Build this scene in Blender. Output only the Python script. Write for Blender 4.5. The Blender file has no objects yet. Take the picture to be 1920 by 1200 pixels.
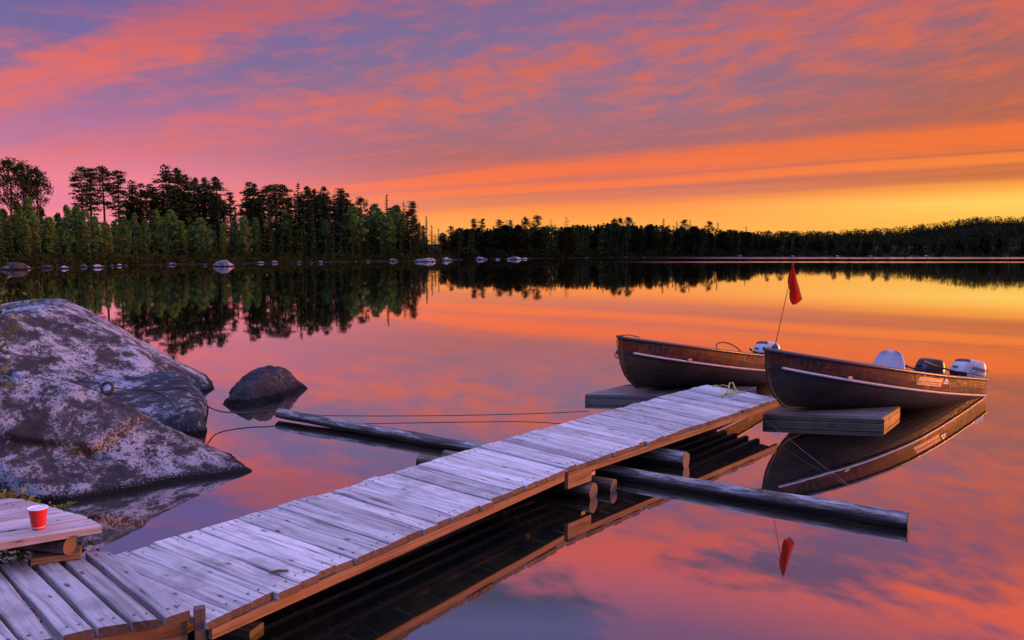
import bpy, math, random
import numpy as np
from mathutils import Vector, Matrix, noise as mnoise

R = math.radians
SC = bpy.context.scene
COL = SC.collection
rnd = random.Random(7)

# ------------------------------------------------------------------ camera
F_PX, W_PX, H_PX, EYE = 1507.0, 1920.0, 1200.0, 1.95
PITCH = math.atan(131.0 / F_PX)
cam_d = bpy.data.cameras.new("camera")
cam_d.sensor_width = 36.0
cam_d.lens = F_PX / W_PX * 36.0
cam_d.clip_start, cam_d.clip_end = 0.05, 6000.0
cam = bpy.data.objects.new("camera", cam_d)
COL.objects.link(cam)
cam.location = (0, 0, EYE)
cam.rotation_euler = (math.pi / 2 - PITCH, 0, 0)
SC.camera = cam


def ray(px, py):
    c, s = math.cos(PITCH), math.sin(PITCH)
    u, v = (px - 960) / F_PX, (600 - py) / F_PX
    return Vector((u, c + v * s, -s + v * c))


def P(px, py, z=0.0):
    """the place at height z seen at a photo pixel"""
    d = ray(px, py)
    return Vector((0, 0, EYE)) + d * ((z - EYE) / d.z)


def PD(px, py, depth):
    """the place at a given distance in front of the viewer"""
    d = ray(px, py)
    return Vector((0, 0, EYE)) + d * (depth / d.y)


def lin(c):
    return tuple((x / 255 / 12.92) if x / 255 <= 0.04045 else ((x / 255 + 0.055) / 1.055) ** 2.4 for x in c[:3])


# ------------------------------------------------------------------ node helpers
class NT:
    def __init__(s, tree):
        s.t = tree
        s.t.nodes.clear()

    def n(s, kind, **kw):
        nd = s.t.nodes.new(kind)
        for k, v in kw.items():
            setattr(nd, k, v)
        return nd

    def link(s, a, b):
        s.t.links.new(a, b)

    def put(s, sock, v):
        if hasattr(v, "is_linked"):
            s.t.links.new(v, sock)
        else:
            if isinstance(v, (tuple, list)) and len(v) == 3 and sock.type == 'RGBA':
                v = tuple(v) + (1,)
            sock.default_value = v

    def m(s, op, a, b=None, c=None, clamp=False):
        nd = s.n("ShaderNodeMath", operation=op, use_clamp=clamp)
        for i, v in enumerate((a, b, c)):
            if v is not None:
                s.put(nd.inputs[i], v)
        return nd.outputs[0]

    def mapr(s, v, a, b, c=0.0, d=1.0, smooth=True):
        nd = s.n("ShaderNodeMapRange", interpolation_type='SMOOTHSTEP' if smooth else 'LINEAR')
        for i, x in enumerate((v, a, b, c, d)):
            s.put(nd.inputs[i], x)
        return nd.outputs[0]

    def ramp(s, fac, stops, interp='LINEAR'):
        nd = s.n("ShaderNodeValToRGB")
        cr = nd.color_ramp
        cr.interpolation = interp
        while len(cr.elements) > 1:
            cr.elements.remove(cr.elements[-1])
        for i, (p, c) in enumerate(stops):
            e = cr.elements[0] if i == 0 else cr.elements.new(p)
            e.position = p
            e.color = (c, c, c, 1) if isinstance(c, (int, float)) else tuple(c) + (1,)
        s.put(nd.inputs[0], fac)
        return nd.outputs[0]

    def mix(s, fac, a, b, blend='MIX'):
        nd = s.n("ShaderNodeMix", data_type='RGBA', blend_type=blend)
        s.put(nd.inputs[0], fac)
        s.put(nd.inputs[6], a)
        s.put(nd.inputs[7], b)
        return nd.outputs[2]

    def xyz(s, x, y, z):
        nd = s.n("ShaderNodeCombineXYZ")
        for i, v in enumerate((x, y, z)):
            s.put(nd.inputs[i], v)
        return nd.outputs[0]

    def sep(s, v):
        nd = s.n("ShaderNodeSeparateXYZ")
        s.link(v, nd.inputs[0])
        return nd.outputs

    def noise(s, vec, scale=1.0, detail=4.0, rough=0.5, dist=0.0, dims='3D', color=False):
        nd = s.n("ShaderNodeTexNoise", noise_dimensions=dims)
        s.link(vec, nd.inputs['Vector'])
        nd.inputs['Scale'].default_value = scale
        nd.inputs['Detail'].default_value = detail
        nd.inputs['Roughness'].default_value = rough
        nd.inputs['Distortion'].default_value = dist
        return nd.outputs['Color' if color else 'Fac']

    def vscale(s, vec, sc, loc=(0, 0, 0)):
        nd = s.n("ShaderNodeMapping")
        s.link(vec, nd.inputs[0])
        nd.inputs['Scale'].default_value = sc
        nd.inputs['Location'].default_value = loc
        return nd.outputs[0]


# ------------------------------------------------------------------ world: a dusk sky with lit cloud bands
SUN_AZ, SUN_EL = R(84.0), R(4.5)
FILL = 1.75                       # how bright the open sky overhead and behind is
world = bpy.data.worlds.new("World")
SC.world = world
world.use_nodes = True
w = NT(world.node_tree)
tc = w.n("ShaderNodeTexCoord")
dx, dy, dz = w.sep(tc.outputs['Generated'])
zz = w.m('MAXIMUM', dz, 0.0)
hor = w.m('SQRT', w.m('ADD', w.m('MULTIPLY', dx, dx), w.m('MULTIPLY', dy, dy)))
el = w.m('DIVIDE', zz, w.m('MAXIMUM', hor, 0.02))          # tangent of the elevation
az = w.m('ARCTAN2', dx, dy)
hx = w.m('DIVIDE', dx, w.m('MAXIMUM', hor, 0.02))
hy = w.m('DIVIDE', dy, w.m('MAXIMUM', hor, 0.02))
inv = w.m('DIVIDE', 1.0, w.m('ADD', el, 0.012))
cu = w.m('MULTIPLY', w.m('ADD', w.m('MULTIPLY', hx, -0.788), w.m('MULTIPLY', hy, 0.616)), inv)
cv = w.m('MULTIPLY', w.m('ADD', w.m('MULTIPLY', hx, 0.616), w.m('MULTIPLY', hy, 0.788)), inv)
cvp = w.m('MAXIMUM', cv, 0.25)
lv = w.m('LOGARITHM', cvp, math.e)                          # log of the distance across the bands
lu = w.m('MULTIPLY', cu, w.m('DIVIDE', 1.0, w.m('ADD', cvp, 1.0)))
pc = w.xyz(w.m('MULTIPLY', cu, 0.30), w.m('MULTIPLY', cv, 0.55), 0.0)
plog = w.xyz(w.m('MULTIPLY', lu, 1.2), w.m('MULTIPLY', lv, 2.6), 0.3)
n_warp = w.noise(plog, 1.6, 3.0, 0.55)
n_mott = w.noise(w.xyz(w.m('MULTIPLY', az, 3.8), w.m('ADD', w.m('MULTIPLY', el, 14.5), w.m('MULTIPLY', az, -1.6)), 1.7), 4.6, 8.0, 0.62, 0.2)
n_big = w.noise(w.xyz(w.m('MULTIPLY', az, 2.0), w.m('MULTIPLY', el, 5.0), 4.1), 1.7, 4.0, 0.55, 0.3)
n_strk = w.noise(w.xyz(w.m('MULTIPLY', lu, 0.8), w.m('MULTIPLY', lv, 16.0), 2.2), 1.5, 5.0, 0.65)
lvw = w.m('ADD', lv, w.m('MULTIPLY', w.m('SUBTRACT', n_warp, 0.5), 0.22))
L0, L1 = math.log(0.9), math.log(22.0)
bp = w.m('DIVIDE', w.m('SUBTRACT', lvw, L0), L1 - L0, clamp=True)
bpos = lambda v: (math.log(v) - L0) / (L1 - L0)
band = w.ramp(bp, [(0.0, 0.0), (bpos(1.35), 0.03), (bpos(1.62), 0.25), (bpos(1.85), 0.85), (bpos(2.05), 0.88), (bpos(2.3), 0.35),
                   (bpos(2.55), 0.12), (bpos(2.9), 0.18), (bpos(3.3), 0.52), (bpos(3.7), 0.54), (bpos(4.2), 0.34),
                   (bpos(5.0), 0.22), (bpos(6.0), 0.16), (bpos(6.7), 0.36), (bpos(7.1), 0.85), (bpos(7.7), 0.95), (bpos(8.0), 0.65),
                   (bpos(8.4), 0.38), (bpos(8.9), 0.92), (bpos(9.3), 0.85), (bpos(9.9), 0.20), (bpos(10.5), 0.34), (bpos(11.2), 0.10),
                   (bpos(12.2), 0.60), (bpos(13.5), 0.95), (1.0, 1.0)])
amp = w.mapr(el, 0.07, 0.20, 0.10, 1.0)
mask = w.m('ADD', band, w.m('MULTIPLY', w.m('MULTIPLY', w.m('SUBTRACT', n_mott, 0.5), 2.0), amp))
mask = w.m('ADD', mask, w.m('MULTIPLY', w.m('SUBTRACT', n_strk, 0.5), w.mapr(el, 0.24, 0.10, 0.10, 0.85)))
high = w.m('MULTIPLY', w.mapr(el, 0.27, 0.38), w.mapr(az, -0.20, 0.22))
mask = w.m('ADD', mask, w.m('MULTIPLY', high, w.m('MULTIPLY', w.m('SUBTRACT', n_big, 0.37), 4.4)))
lowcut = w.m('MULTIPLY', w.mapr(el, 0.33, 0.41), w.mapr(az, 0.21, 0.02))
mask = w.m('SUBTRACT', mask, w.m('MULTIPLY', lowcut, 0.85))
mask = w.mapr(mask, -0.02, 1.0)

e = w.m('DIVIDE', el, 0.5, clamp=True)
ey = lambda y: max(0.0, (469 - y) / F_PX / 0.5)
S = lambda pairs: sorted([(ey(y), lin(c)) for y, c in pairs])
lit_l = w.ramp(e, S([(469, (255, 165, 120)), (420, (250, 138, 150)), (370, (240, 128, 138)), (300, (230, 112, 112)), (230, (215, 108, 116)), (150, (222, 103, 98)), (50, (178, 94, 118)), (-120, (120, 90, 130)), (-250, (110, 95, 150))]))
shd_l = w.ramp(e, S([(469, (245, 140, 140)), (400, (232, 128, 158)), (350, (236, 130, 152)), (300, (192, 116, 152)), (230, (162, 108, 152)), (150, (124, 104, 152)), (60, (108, 96, 156)), (0, (110, 94, 162)), (-120, (84, 80, 120)), (-250, (92, 90, 140))]))
lit_c = w.ramp(e, S([(469, (255, 178, 88)), (420, (255, 166, 78)), (392, (255, 144, 72)), (365, (250, 122, 70)), (330, (245, 112, 68)), (280, (234, 108, 66)), (200, (222, 105, 74)), (100, (208, 101, 84)), (0, (188, 98, 102)), (-110, (205, 88, 82)), (-250, (130, 92, 130))]))
shd_c = w.ramp(e, S([(469, (255, 170, 85)), (400, (238, 135, 82)), (350, (190, 108, 104)), (300, (172, 102, 106)), (200, (142, 108, 136)), (100, (128, 106, 148)), (0, (126, 100, 144)), (-110, (88, 76, 108)), (-200, (72, 72, 100)), (-260, (92, 92, 140))]))
lit_r = w.ramp(e, S([(469, (255, 182, 72)), (425, (255, 190, 80)), (392, (255, 212, 98)), (370, (255, 172, 66)), (345, (250, 140, 52)), (300, (240, 112, 42)), (240, (234, 106, 40)), (160, (228, 102, 52)), (80, (220, 99, 64)), (0, (206, 95, 78)), (-110, (236, 98, 62)), (-250, (160, 84, 100))]))
shd_r = w.ramp(e, S([(469, (255, 180, 70)), (400, (246, 160, 66)), (350, (200, 104, 52)), (310, (186, 94, 52)), (240, (172, 93, 70)), (160, (166, 94, 86)), (80, (156, 94, 106)), (0, (140, 90, 122)), (-110, (120, 76, 106)), (-250, (112, 84, 130))]))


def az3(a, b, c):
    return w.mix(w.mapr(az, 0.08, 0.66), w.mix(w.mapr(az, -0.50, 0.0), a, b), c)


clouds = w.mix(mask, az3(shd_l, shd_c, shd_r), az3(lit_l, lit_c, lit_r))
fill = w.ramp(w.m('DIVIDE', el, 2.0, clamp=True), [(0.0, (0.06, 0.055, 0.08)), (0.10, (0.16, 0.14, 0.24)), (0.32, tuple(FILL * x for x in (0.43, 0.42, 0.92))), (1.0, tuple(FILL * x for x in (0.58, 0.59, 1.32)))])
gain = w.mapr(el, 0.29, 0.42, 1.0, 1.62)
clouds = w.mix(1.0, clouds, w.xyz(gain, gain, gain), 'MULTIPLY')
over = w.mapr(el, 0.52, 0.85)
back = w.mapr(dy, 0.05, -0.45)
glow = w.m('MULTIPLY', w.m('MULTIPLY', w.mapr(az, 0.66, 1.1), w.mapr(az, 2.0, 1.5)), w.mapr(el, 0.30, 0.02))
sky_col = w.mix(w.m('MAXIMUM', over, back), clouds, fill)
sky_col = w.mix(glow, sky_col, (2.8, 0.85, 0.14))           # the brightest part of the sunset, right of the frame
nish = w.n("ShaderNodeTexSky", sky_type='NISHITA', sun_disc=False)
nish.sun_elevation, nish.sun_rotation = SUN_EL, SUN_AZ
tot = w.n("ShaderNodeMix", data_type='RGBA', blend_type='ADD')
tot.inputs[0].default_value = 0.008
w.link(sky_col, tot.inputs[6])
w.link(nish.outputs[0], tot.inputs[7])
bg = w.n("ShaderNodeBackground")
w.link(tot.outputs[2], bg.inputs[0])
bg.inputs[1].default_value = 1.0
wo = w.n("ShaderNodeOutputWorld")
w.link(bg.outputs[0], wo.inputs[0])
world.cycles.sampling_method = 'MANUAL'
world.cycles.sample_map_resolution = 1024

sun_d = bpy.data.lights.new("sun", 'SUN')
sun_d.energy, sun_d.angle, sun_d.color = 3.8, R(9.0), (1.0, 0.29, 0.035)
sun = bpy.data.objects.new("sun", sun_d)
COL.objects.link(sun)
sd = Vector((math.sin(SUN_AZ) * math.cos(SUN_EL), math.cos(SUN_AZ) * math.cos(SUN_EL), math.sin(SUN_EL)))
sun.rotation_euler = (-sd).to_track_quat('-Z', 'Y').to_euler()
sun.location = sd * 50

SC.view_settings.view_transform = 'Standard'
SC.view_settings.look = 'None'
SC.view_settings.exposure = 0.0
SC.view_settings.gamma = 1.0
SC.cycles.max_bounces = 6
SC.cycles.glossy_bounces = 4
SC.cycles.use_denoising = True
SC.cycles.caustics_reflective = False
SC.cycles.caustics_refractive = False


# ------------------------------------------------------------------ objects, names, labels
def tag(o, label=None, cat=None, group=None, kind=None):
    if label: o['label'] = label
    if cat: o['category'] = cat
    if group: o['group'] = group
    if kind: o['kind'] = kind
    return o


def empty(name, loc, label, cat, group=None, matrix=None):
    o = bpy.data.objects.new(name, None)
    o.empty_display_size = 0.1
    COL.objects.link(o)
    if matrix is not None:
        o.matrix_world = matrix
    else:
        o.location = loc
    return tag(o, label, cat, group)


class MB:
    """collects faces for ONE mesh"""
    def __init__(s):
        s.v, s.f, s.mi, s.uv, s.r = [], [], [], [], []

    def add(s, vs, fs, mat=0, uvs=None, r=0.5):
        b = len(s.v)
        s.v += [tuple(x) for x in vs]
        for k, f in enumerate(fs):
            s.f.append([b + i for i in f])
            s.mi.append(mat)
            s.r.append(r)
            s.uv += [uvs[i] for i in f] if uvs else [(0, 0)] * len(f)

    def box(s, a, ex, ey_, ez, mat=0, r=0.5):
        """corner a and three edge vectors; the long edge runs the grain"""
        a, ex, ey_, ez = map(Vector, (a, ex, ey_, ez))
        vs, uvs = [], []
        for k in (0, 1):
            for j in (0, 1):
                for i in (0, 1):
                    vs.append(a + ex * i + ey_ * j + ez * k)
                    uvs.append((ex.length * i + r * 13, ey_.length * j + ez.length * k + r * 7))
        fs = [(0, 2, 3, 1), (4, 5, 7, 6), (0, 1, 5, 4), (2, 6, 7, 3), (0, 4, 6, 2), (1, 3, 7, 5)]
        if ex.cross(ey_).dot(ez) < 0:
            fs = [tuple(reversed(f)) for f in fs]
        s.add(vs, fs, mat, uvs, r)

    def bbox(s, a, ex, ey_, ez, bev=0.006, mat=0, r=0.5):
        """box with chamfered long edges"""
        a, ex, ey_, ez = map(Vector, (a, ex, ey_, ez))
        by, bz = ey_.normalized() * bev, ez.normalized() * bev
        prof = [a + by, a + ey_ - by, a + ey_ + bz, a + ey_ + ez - bz, a + ey_ + ez - by, a + ez + by, a + ez - bz, a + bz]
        vs = prof + [p + ex for p in prof]
        n = len(prof)
        uvs = [(r * 13, i * 0.05 + r * 7) for i in range(n)] + [(ex.length + r * 13, i * 0.05 + r * 7) for i in range(n)]
        fs = [(i, (i + 1) % n, n + (i + 1) % n, n + i) for i in range(n)] + [tuple(reversed(range(n))), tuple(range(n, 2 * n))]
        if ex.cross(ey_).dot(ez) > 0:
            fs = [tuple(reversed(f)) for f in fs]
        s.add(vs, fs, mat, uvs, r)

    def tube(s, pts, rad, n=8, caps=True, mat=0, cap_mat=None, wob=0.0, r=0.5):
        pts = [Vector(p) for p in pts]
        rad = rad if isinstance(rad, (list, tuple)) else [rad] * len(pts)
        vs, uvs, run = [], [], 0.0
        up = None
        for i, p in enumerate(pts):
            t = (pts[min(i + 1, len(pts) - 1)] - pts[max(i - 1, 0)]).normalized()
            if up is None:
                up = Vector((0, 0, 1)) if abs(t.z) < 0.9 else Vector((1, 0, 0))
            x = t.cross(up).normalized()
            y = x.cross(t).normalized()
            up = y
            if i:
                run += (p - pts[i - 1]).length
            for k in range(n):
                a = 2 * math.pi * k / n
                q = rad[i]
                if wob:
                    q *= 1 + wob * mnoise.noise(Vector((math.cos(a) * 1.2 + r * 50, math.sin(a) * 1.2, run * 2.2)))
                vs.append(p + (x * math.cos(a) + y * math.sin(a)) * q)
                uvs.append((run + r * 9, a * rad[i]))
        fs = [(i * n + k, i * n + (k + 1) % n, (i + 1) * n + (k + 1) % n, (i + 1) * n + k) for i in range(len(pts) - 1) for k in range(n)]
        s.add(vs, fs, mat, uvs, r)
        if caps:
            cm = mat if cap_mat is None else cap_mat
            for row, flip in ((0, True), (len(pts) - 1, False)):
                ring = vs[row * n:(row + 1) * n]
                c = sum(ring, Vector()) / n
                f = [(k, (k + 1) % n, n) for k in range(n)]
                if flip:
                    f = [tuple(reversed(q)) for q in f]
                s.add(ring + [c], f, cm, [(q - c)[:2] if abs((pts[1] - pts[0]).normalized().z) > .7 else ((q - c).dot(x), (q - c).z) for q in ring] + [(0, 0)], r)

    def build(s, name, mats, parent=None, smooth=False, local=None):
        me = bpy.data.meshes.new(name)
        vs = s.v
        if local is not None:
            vs = [tuple(Vector(x) - Vector(local)) for x in vs]
        me.from_pydata(vs, [], s.f)
        for m_ in (mats if isinstance(mats, (list, tuple)) else [mats]):
            me.materials.append(m_)
        me.polygons.foreach_set('material_index', s.mi)
        uvl = me.uv_layers.new(name='grain')
        uvl.data.foreach_set('uv', [c for q in s.uv for c in q])
        at = me.attributes.new('tone', 'FLOAT', 'FACE')
        at.data.foreach_set('value', s.r)
        if smooth:
            me.polygons.foreach_set('use_smooth', [True] * len(s.f))
        me.update()
        o = bpy.data.objects.new(name, me)
        COL.objects.link(o)
        if parent is not None:
            o.parent = parent
        return o


# ------------------------------------------------------------------ materials
def new_mat(name):
    m_ = bpy.data.materials.new(name)
    m_.use_nodes = True
    return m_, NT(m_.node_tree)


def finish(t, col, rough=0.7, metal=0.0, bump=None, bstr=0.3, bdist=0.02, spec=0.5, coat=0.0):
    b = t.n("ShaderNodeBsdfPrincipled")
    t.put(b.inputs['Base Color'], col)
    t.put(b.inputs['Roughness'], rough)
    t.put(b.inputs['Metallic'], metal)
    b.inputs['Specular IOR Level'].default_value = spec
    b.inputs['Coat Weight'].default_value = coat
    if bump is not None:
        bn = t.n("ShaderNodeBump")
        bn.inputs['Strength'].default_value = bstr
        bn.inputs['Distance'].default_value = bdist
        t.link(bump, bn.inputs['Height'])
        t.link(bn.outputs[0], b.inputs['Normal'])
    o = t.n("ShaderNodeOutputMaterial")
    t.link(b.outputs[0], o.inputs[0])
    return b


def plain(name, col, rough=0.5, metal=0.0, var=0.15, scale=12.0, spec=0.5):
    m_, t = new_mat(name)
    c = t.n("ShaderNodeTexCoord").outputs['Object']
    n = t.noise(c, scale, 5)
    cc = t.mix(t.mapr(n, 0.3, 0.7), tuple(x * (1 - var) for x in col), tuple(min(1, x * (1 + var)) for x in col))
    finish(t, cc, rough, metal, n, 0.15, 0.003, spec)
    return m_


def wood(name, light, mid, dark, warm=(0.30, 0.22, 0.18), spots=True, rough=0.75):
    m_, t = new_mat(name)
    uv = t.n("ShaderNodeUVMap", uv_map='grain').outputs[0]
    tone = t.n("ShaderNodeAttribute", attribute_name='tone').outputs['Fac']
    ob = t.n("ShaderNodeTexCoord").outputs['Object']
    u, v, _ = t.sep(uv)
    g = t.noise(t.xyz(t.m('MULTIPLY', u, 1.6), t.m('MULTIPLY', v, 34.0), t.m('MULTIPLY', tone, 31.0)), 1.0, 6, 0.62, 0.6)
    fine = t.noise(t.xyz(t.m('MULTIPLY', u, 7.0), t.m('MULTIPLY', v, 160.0), t.m('MULTIPLY', tone, 17.0)), 1.0, 4, 0.6)
    blot = t.noise(t.xyz(t.m('MULTIPLY', u, 3.0), t.m('MULTIPLY', v, 7.0), t.m('MULTIPLY', tone, 53.0)), 1.3, 5, 0.6)
    c = t.mix(t.mapr(g, 0.34, 0.60), mid, light)
    c = t.mix(t.m('MULTIPLY', t.mapr(blot, 0.52, 0.75), 0.55), c, warm)
    c = t.mix(t.m('MULTIPLY', t.mapr(fine, 0.56, 0.72), 0.45), c, dark)
    crack = t.m('MULTIPLY', t.mapr(g, 0.365, 0.33), t.mapr(blot, 0.36, 0.46))
    c = t.mix(t.m('MULTIPLY', crack, 0.85), c, dark)
    dirt = t.noise(t.n("ShaderNodeNewGeometry").outputs['Position'], 2.3, 6, 0.65, 0.4)
    c = t.mix(t.m('MULTIPLY', t.mapr(dirt, 0.50, 0.68), 0.42), c, tuple(x * 2.2 for x in dark))
    if spots:
        kn = t.n("ShaderNodeTexVoronoi", feature='F1')
        t.link(t.xyz(t.m('MULTIPLY', u, 2.6), t.m('MULTIPLY', v, 8.0), t.m('MULTIPLY', tone, 41.0)), kn.inputs['Vector'])
        kn.inputs['Scale'].default_value = 1.6
        k = t.mapr(t.m('ADD', kn.outputs['Distance'], t.m('MULTIPLY', t.m('SUBTRACT', blot, 0.5), 0.25)), 0.17, 0.07)
        c = t.mix(t.m('MULTIPLY', k, 0.85), c, tuple(x * 0.6 for x in dark))
    tn = t.mapr(tone, 0.0, 1.0, 0.58, 1.20, smooth=False)
    hs = t.n("ShaderNodeHueSaturation")
    t.put(hs.inputs['Value'], tn)
    t.put(hs.inputs['Color'], c)
    hgt = t.m('ADD', g, t.m('MULTIPLY', fine, 0.5))
    finish(t, hs.outputs[0], rough, 0.0, hgt, 0.55, 0.006, 0.35)
    return m_


M_DECK = wood("weathered_deck_wood", (0.54, 0.53, 0.53), (0.30, 0.285, 0.285), (0.05, 0.042, 0.04), (0.26, 0.20, 0.175))
M_LAND = wood("landing_wood", (0.46, 0.44, 0.45), (0.25, 0.23, 0.235), (0.06, 0.05, 0.05), (0.33, 0.22, 0.18))
M_PLAT = wood("platform_wood", (0.56, 0.46, 0.45), (0.38, 0.30, 0.30), (0.10, 0.06, 0.06), (0.45, 0.26, 0.22))
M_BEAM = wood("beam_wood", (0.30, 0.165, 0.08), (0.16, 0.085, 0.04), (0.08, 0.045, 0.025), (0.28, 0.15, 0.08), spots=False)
M_WET = wood("wet_wood", (0.20, 0.19, 0.19), (0.10, 0.095, 0.09), (0.02, 0.018, 0.016), (0.10, 0.09, 0.05), rough=0.5)
M_GRAIN = wood('end_grain', (0.14, 0.09, 0.07), (0.08, 0.05, 0.04), (0.03, 0.02, 0.02), (0.16, 0.09, 0.06), spots=False)
M_NAIL = plain("rusty_nail", (0.035, 0.022, 0.018), 0.6)


def log_mat(name, light, bark, end=False):
    m_, t = new_mat(name)
    uv = t.n("ShaderNodeUVMap", uv_map='grain').outputs[0]
    u, v, _ = t.sep(uv)
    pos = t.n("ShaderNodeNewGeometry").outputs['Position']
    g = t.noise(t.xyz(t.m('MULTIPLY', u, 2.2), t.m('MULTIPLY', v, 26.0), 0.0), 1.0, 6, 0.65, 0.5)
    b = t.noise(t.xyz(t.m('MULTIPLY', u, 5.0), t.m('MULTIPLY', v, 42.0), 3.0), 1.0, 8, 0.72, 0.3)
    c = t.mix(t.mapr(g, 0.36, 0.60), tuple(x * 0.28 for x in light), light)
    pt = t.noise(t.xyz(t.m('MULTIPLY', u, 1.5), t.m('MULTIPLY', v, 9.0), 8.0), 1.3, 6, 0.7, 0.5)
    c = t.mix(t.m('MULTIPLY', t.mapr(pt, 0.46, 0.58), 0.8), c, (0.075, 0.06, 0.05))
    c = t.mix(t.m('MULTIPLY', t.mapr(b, 0.48, 0.60), 0.75), c, bark)
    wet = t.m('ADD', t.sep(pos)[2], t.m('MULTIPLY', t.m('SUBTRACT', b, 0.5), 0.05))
    c = t.mix(t.mapr(wet, 0.074, 0.040), c, tuple(x * 0.6 for x in bark))  # wet line set high, so the shade on the log's lower half is painted too
    finish(t, c, t.mapr(wet, 0.02, 0.06, 0.35, 0.8), 0.0, t.m('ADD', g, t.m('ADD', b, pt)), 1.0, 0.022, 0.2)
    return m_


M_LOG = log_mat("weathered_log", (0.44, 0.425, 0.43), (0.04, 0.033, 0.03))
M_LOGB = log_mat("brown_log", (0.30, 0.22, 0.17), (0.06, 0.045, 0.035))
m_, t = new_mat("sawn_log_end")
uv = t.n("ShaderNodeUVMap", uv_map='grain').outputs[0]
u, v, _ = t.sep(uv)
rr = t.m('SQRT', t.m('ADD', t.m('MULTIPLY', u, u), t.m('MULTIPLY', v, v)))
wv = t.m('SINE', t.m('ADD', t.m('MULTIPLY', rr, 430.0), t.m('MULTIPLY', t.noise(uv, 30.0, 4), 6.0)))
finish(t, t.mix(t.mapr(wv, -1, 1), (0.11, 0.075, 0.055), (0.19, 0.13, 0.095)), 0.8, 0.0, wv, 0.3, 0.003)
M_END = m_


def rock_mat(name, base=(0.30, 0.285, 0.33), pale=(0.66, 0.65, 0.72), dark=(0.035, 0.034, 0.038), pink=(0.36, 0.235, 0.215), sc=1.0, wet=0.05, pale_amt=0.55, crust=0.54):
    m_, t = new_mat(name)
    pos = t.n("ShaderNodeNewGeometry").outputs['Position']
    z = t.sep(pos)[2]
    big = t.noise(pos, 1.1 * sc, 5, 0.55, 0.4)
    big2 = t.noise(t.vscale(pos, (1, 1, 1), (9, 3, 5)), 0.9 * sc, 4, 0.5, 0.3)
    med = t.noise(pos, 8.5 * sc, 9, 0.70, 0.3)
    fin = t.noise(pos, 36.0 * sc, 9, 0.78, 0.15)
    grit = t.noise(pos, 90.0 * sc, 4, 0.7)
    c = t.mix(t.mapr(big2, 0.40, 0.62), base, pink)
    c = t.mix(t.mapr(med, 0.30, 0.70), tuple(x * 0.55 for x in base), c)
    cr = t.m('ADD', t.m('MULTIPLY', med, 0.38), t.m('MULTIPLY', fin, 0.62))
    cr = t.m('ADD', cr, t.m('MULTIPLY', t.m('SUBTRACT', big, 0.5), 0.35))
    c = t.mix(t.m('MULTIPLY', t.mapr(cr, crust - 0.012, crust + 0.022), pale_amt + 0.38), c, pale)
    dk = t.m('ADD', t.m('MULTIPLY', fin, 0.6), t.m('MULTIPLY', t.noise(t.vscale(pos, (1, 1, 1), (4, 8, 2)), 3.2 * sc, 7, 0.68, 0.5), 0.6))
    c = t.mix(t.m('MULTIPLY', t.mapr(dk, 0.60, 0.65), 0.95), c, dark)
    c = t.mix(t.m('MULTIPLY', t.mapr(grit, 0.53, 0.62), 0.65), c, dark)
    wl = t.m('ADD', z, t.m('MULTIPLY', t.m('SUBTRACT', fin, 0.5), wet * 2.2))
    stain = t.mapr(wl, wet * 1.35, wet * 0.9)
    speck = t.m('MULTIPLY', t.mapr(grit, 0.56, 0.62), t.mapr(z, wet * 0.5, wet))
    c = t.mix(stain, c, t.mix(speck, (0.012, 0.011, 0.011), pale))
    h = t.m('ADD', t.m('MULTIPLY', med, 1.2), t.m('ADD', t.m('MULTIPLY', fin, 0.6), t.m('MULTIPLY', grit, 0.15)))
    finish(t, c, 0.9, 0.0, h, 1.0, 0.075 / sc, 0.15)
    return m_


M_ROCK_BACK = rock_mat("lichen_rock", base=(0.085, 0.098, 0.122), crust=0.490, pale=(0.54, 0.59, 0.72), pink=(0.13, 0.12, 0.125))
M_ROCK_FRONT = rock_mat("pink_grey_rock", base=(0.10, 0.108, 0.130), pale=(0.52, 0.56, 0.68), pink=(0.19, 0.148, 0.145), crust=0.485, wet=0.055)
M_ROCK_DARK = rock_mat("dark_rock", base=(0.075, 0.072, 0.075), pale=(0.36, 0.35, 0.38), pink=(0.12, 0.09, 0.08), crust=0.56, wet=0.09, sc=1.6)
M_ROCK_FAR = rock_mat("pale_shore_rock", base=(0.30, 0.29, 0.33), pale=(0.62, 0.61, 0.68), pink=(0.26, 0.22, 0.23), sc=0.25, wet=0.12, crust=0.5)
M_ROCK_BROWN = rock_mat("brown_shore_rock", base=(0.11, 0.09, 0.085), pale=(0.24, 0.21, 0.21), pink=(0.17, 0.11, 0.09), sc=0.3, wet=0.15, crust=0.58)


def leaf_mat(name, a, b, c3, trans=0.25, rough=0.6):
    m_, t = new_mat(name)
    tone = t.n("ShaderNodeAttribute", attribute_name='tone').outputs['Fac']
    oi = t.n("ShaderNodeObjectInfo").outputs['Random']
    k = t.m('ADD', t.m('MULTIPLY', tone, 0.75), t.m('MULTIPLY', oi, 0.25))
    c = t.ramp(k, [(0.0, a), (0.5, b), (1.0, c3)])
    d = t.n("ShaderNodeBsdfDiffuse")
    t.link(c, d.inputs[0])
    tr = t.n("ShaderNodeBsdfTranslucent")
    t.link(c, tr.inputs[0])
    mx = t.n("ShaderNodeMixShader")
    mx.inputs[0].default_value = trans
    t.link(d.outputs[0], mx.inputs[1])
    t.link(tr.outputs[0], mx.inputs[2])
    o = t.n("ShaderNodeOutputMaterial")
    t.link(mx.outputs[0], o.inputs[0])
    return m_


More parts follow.
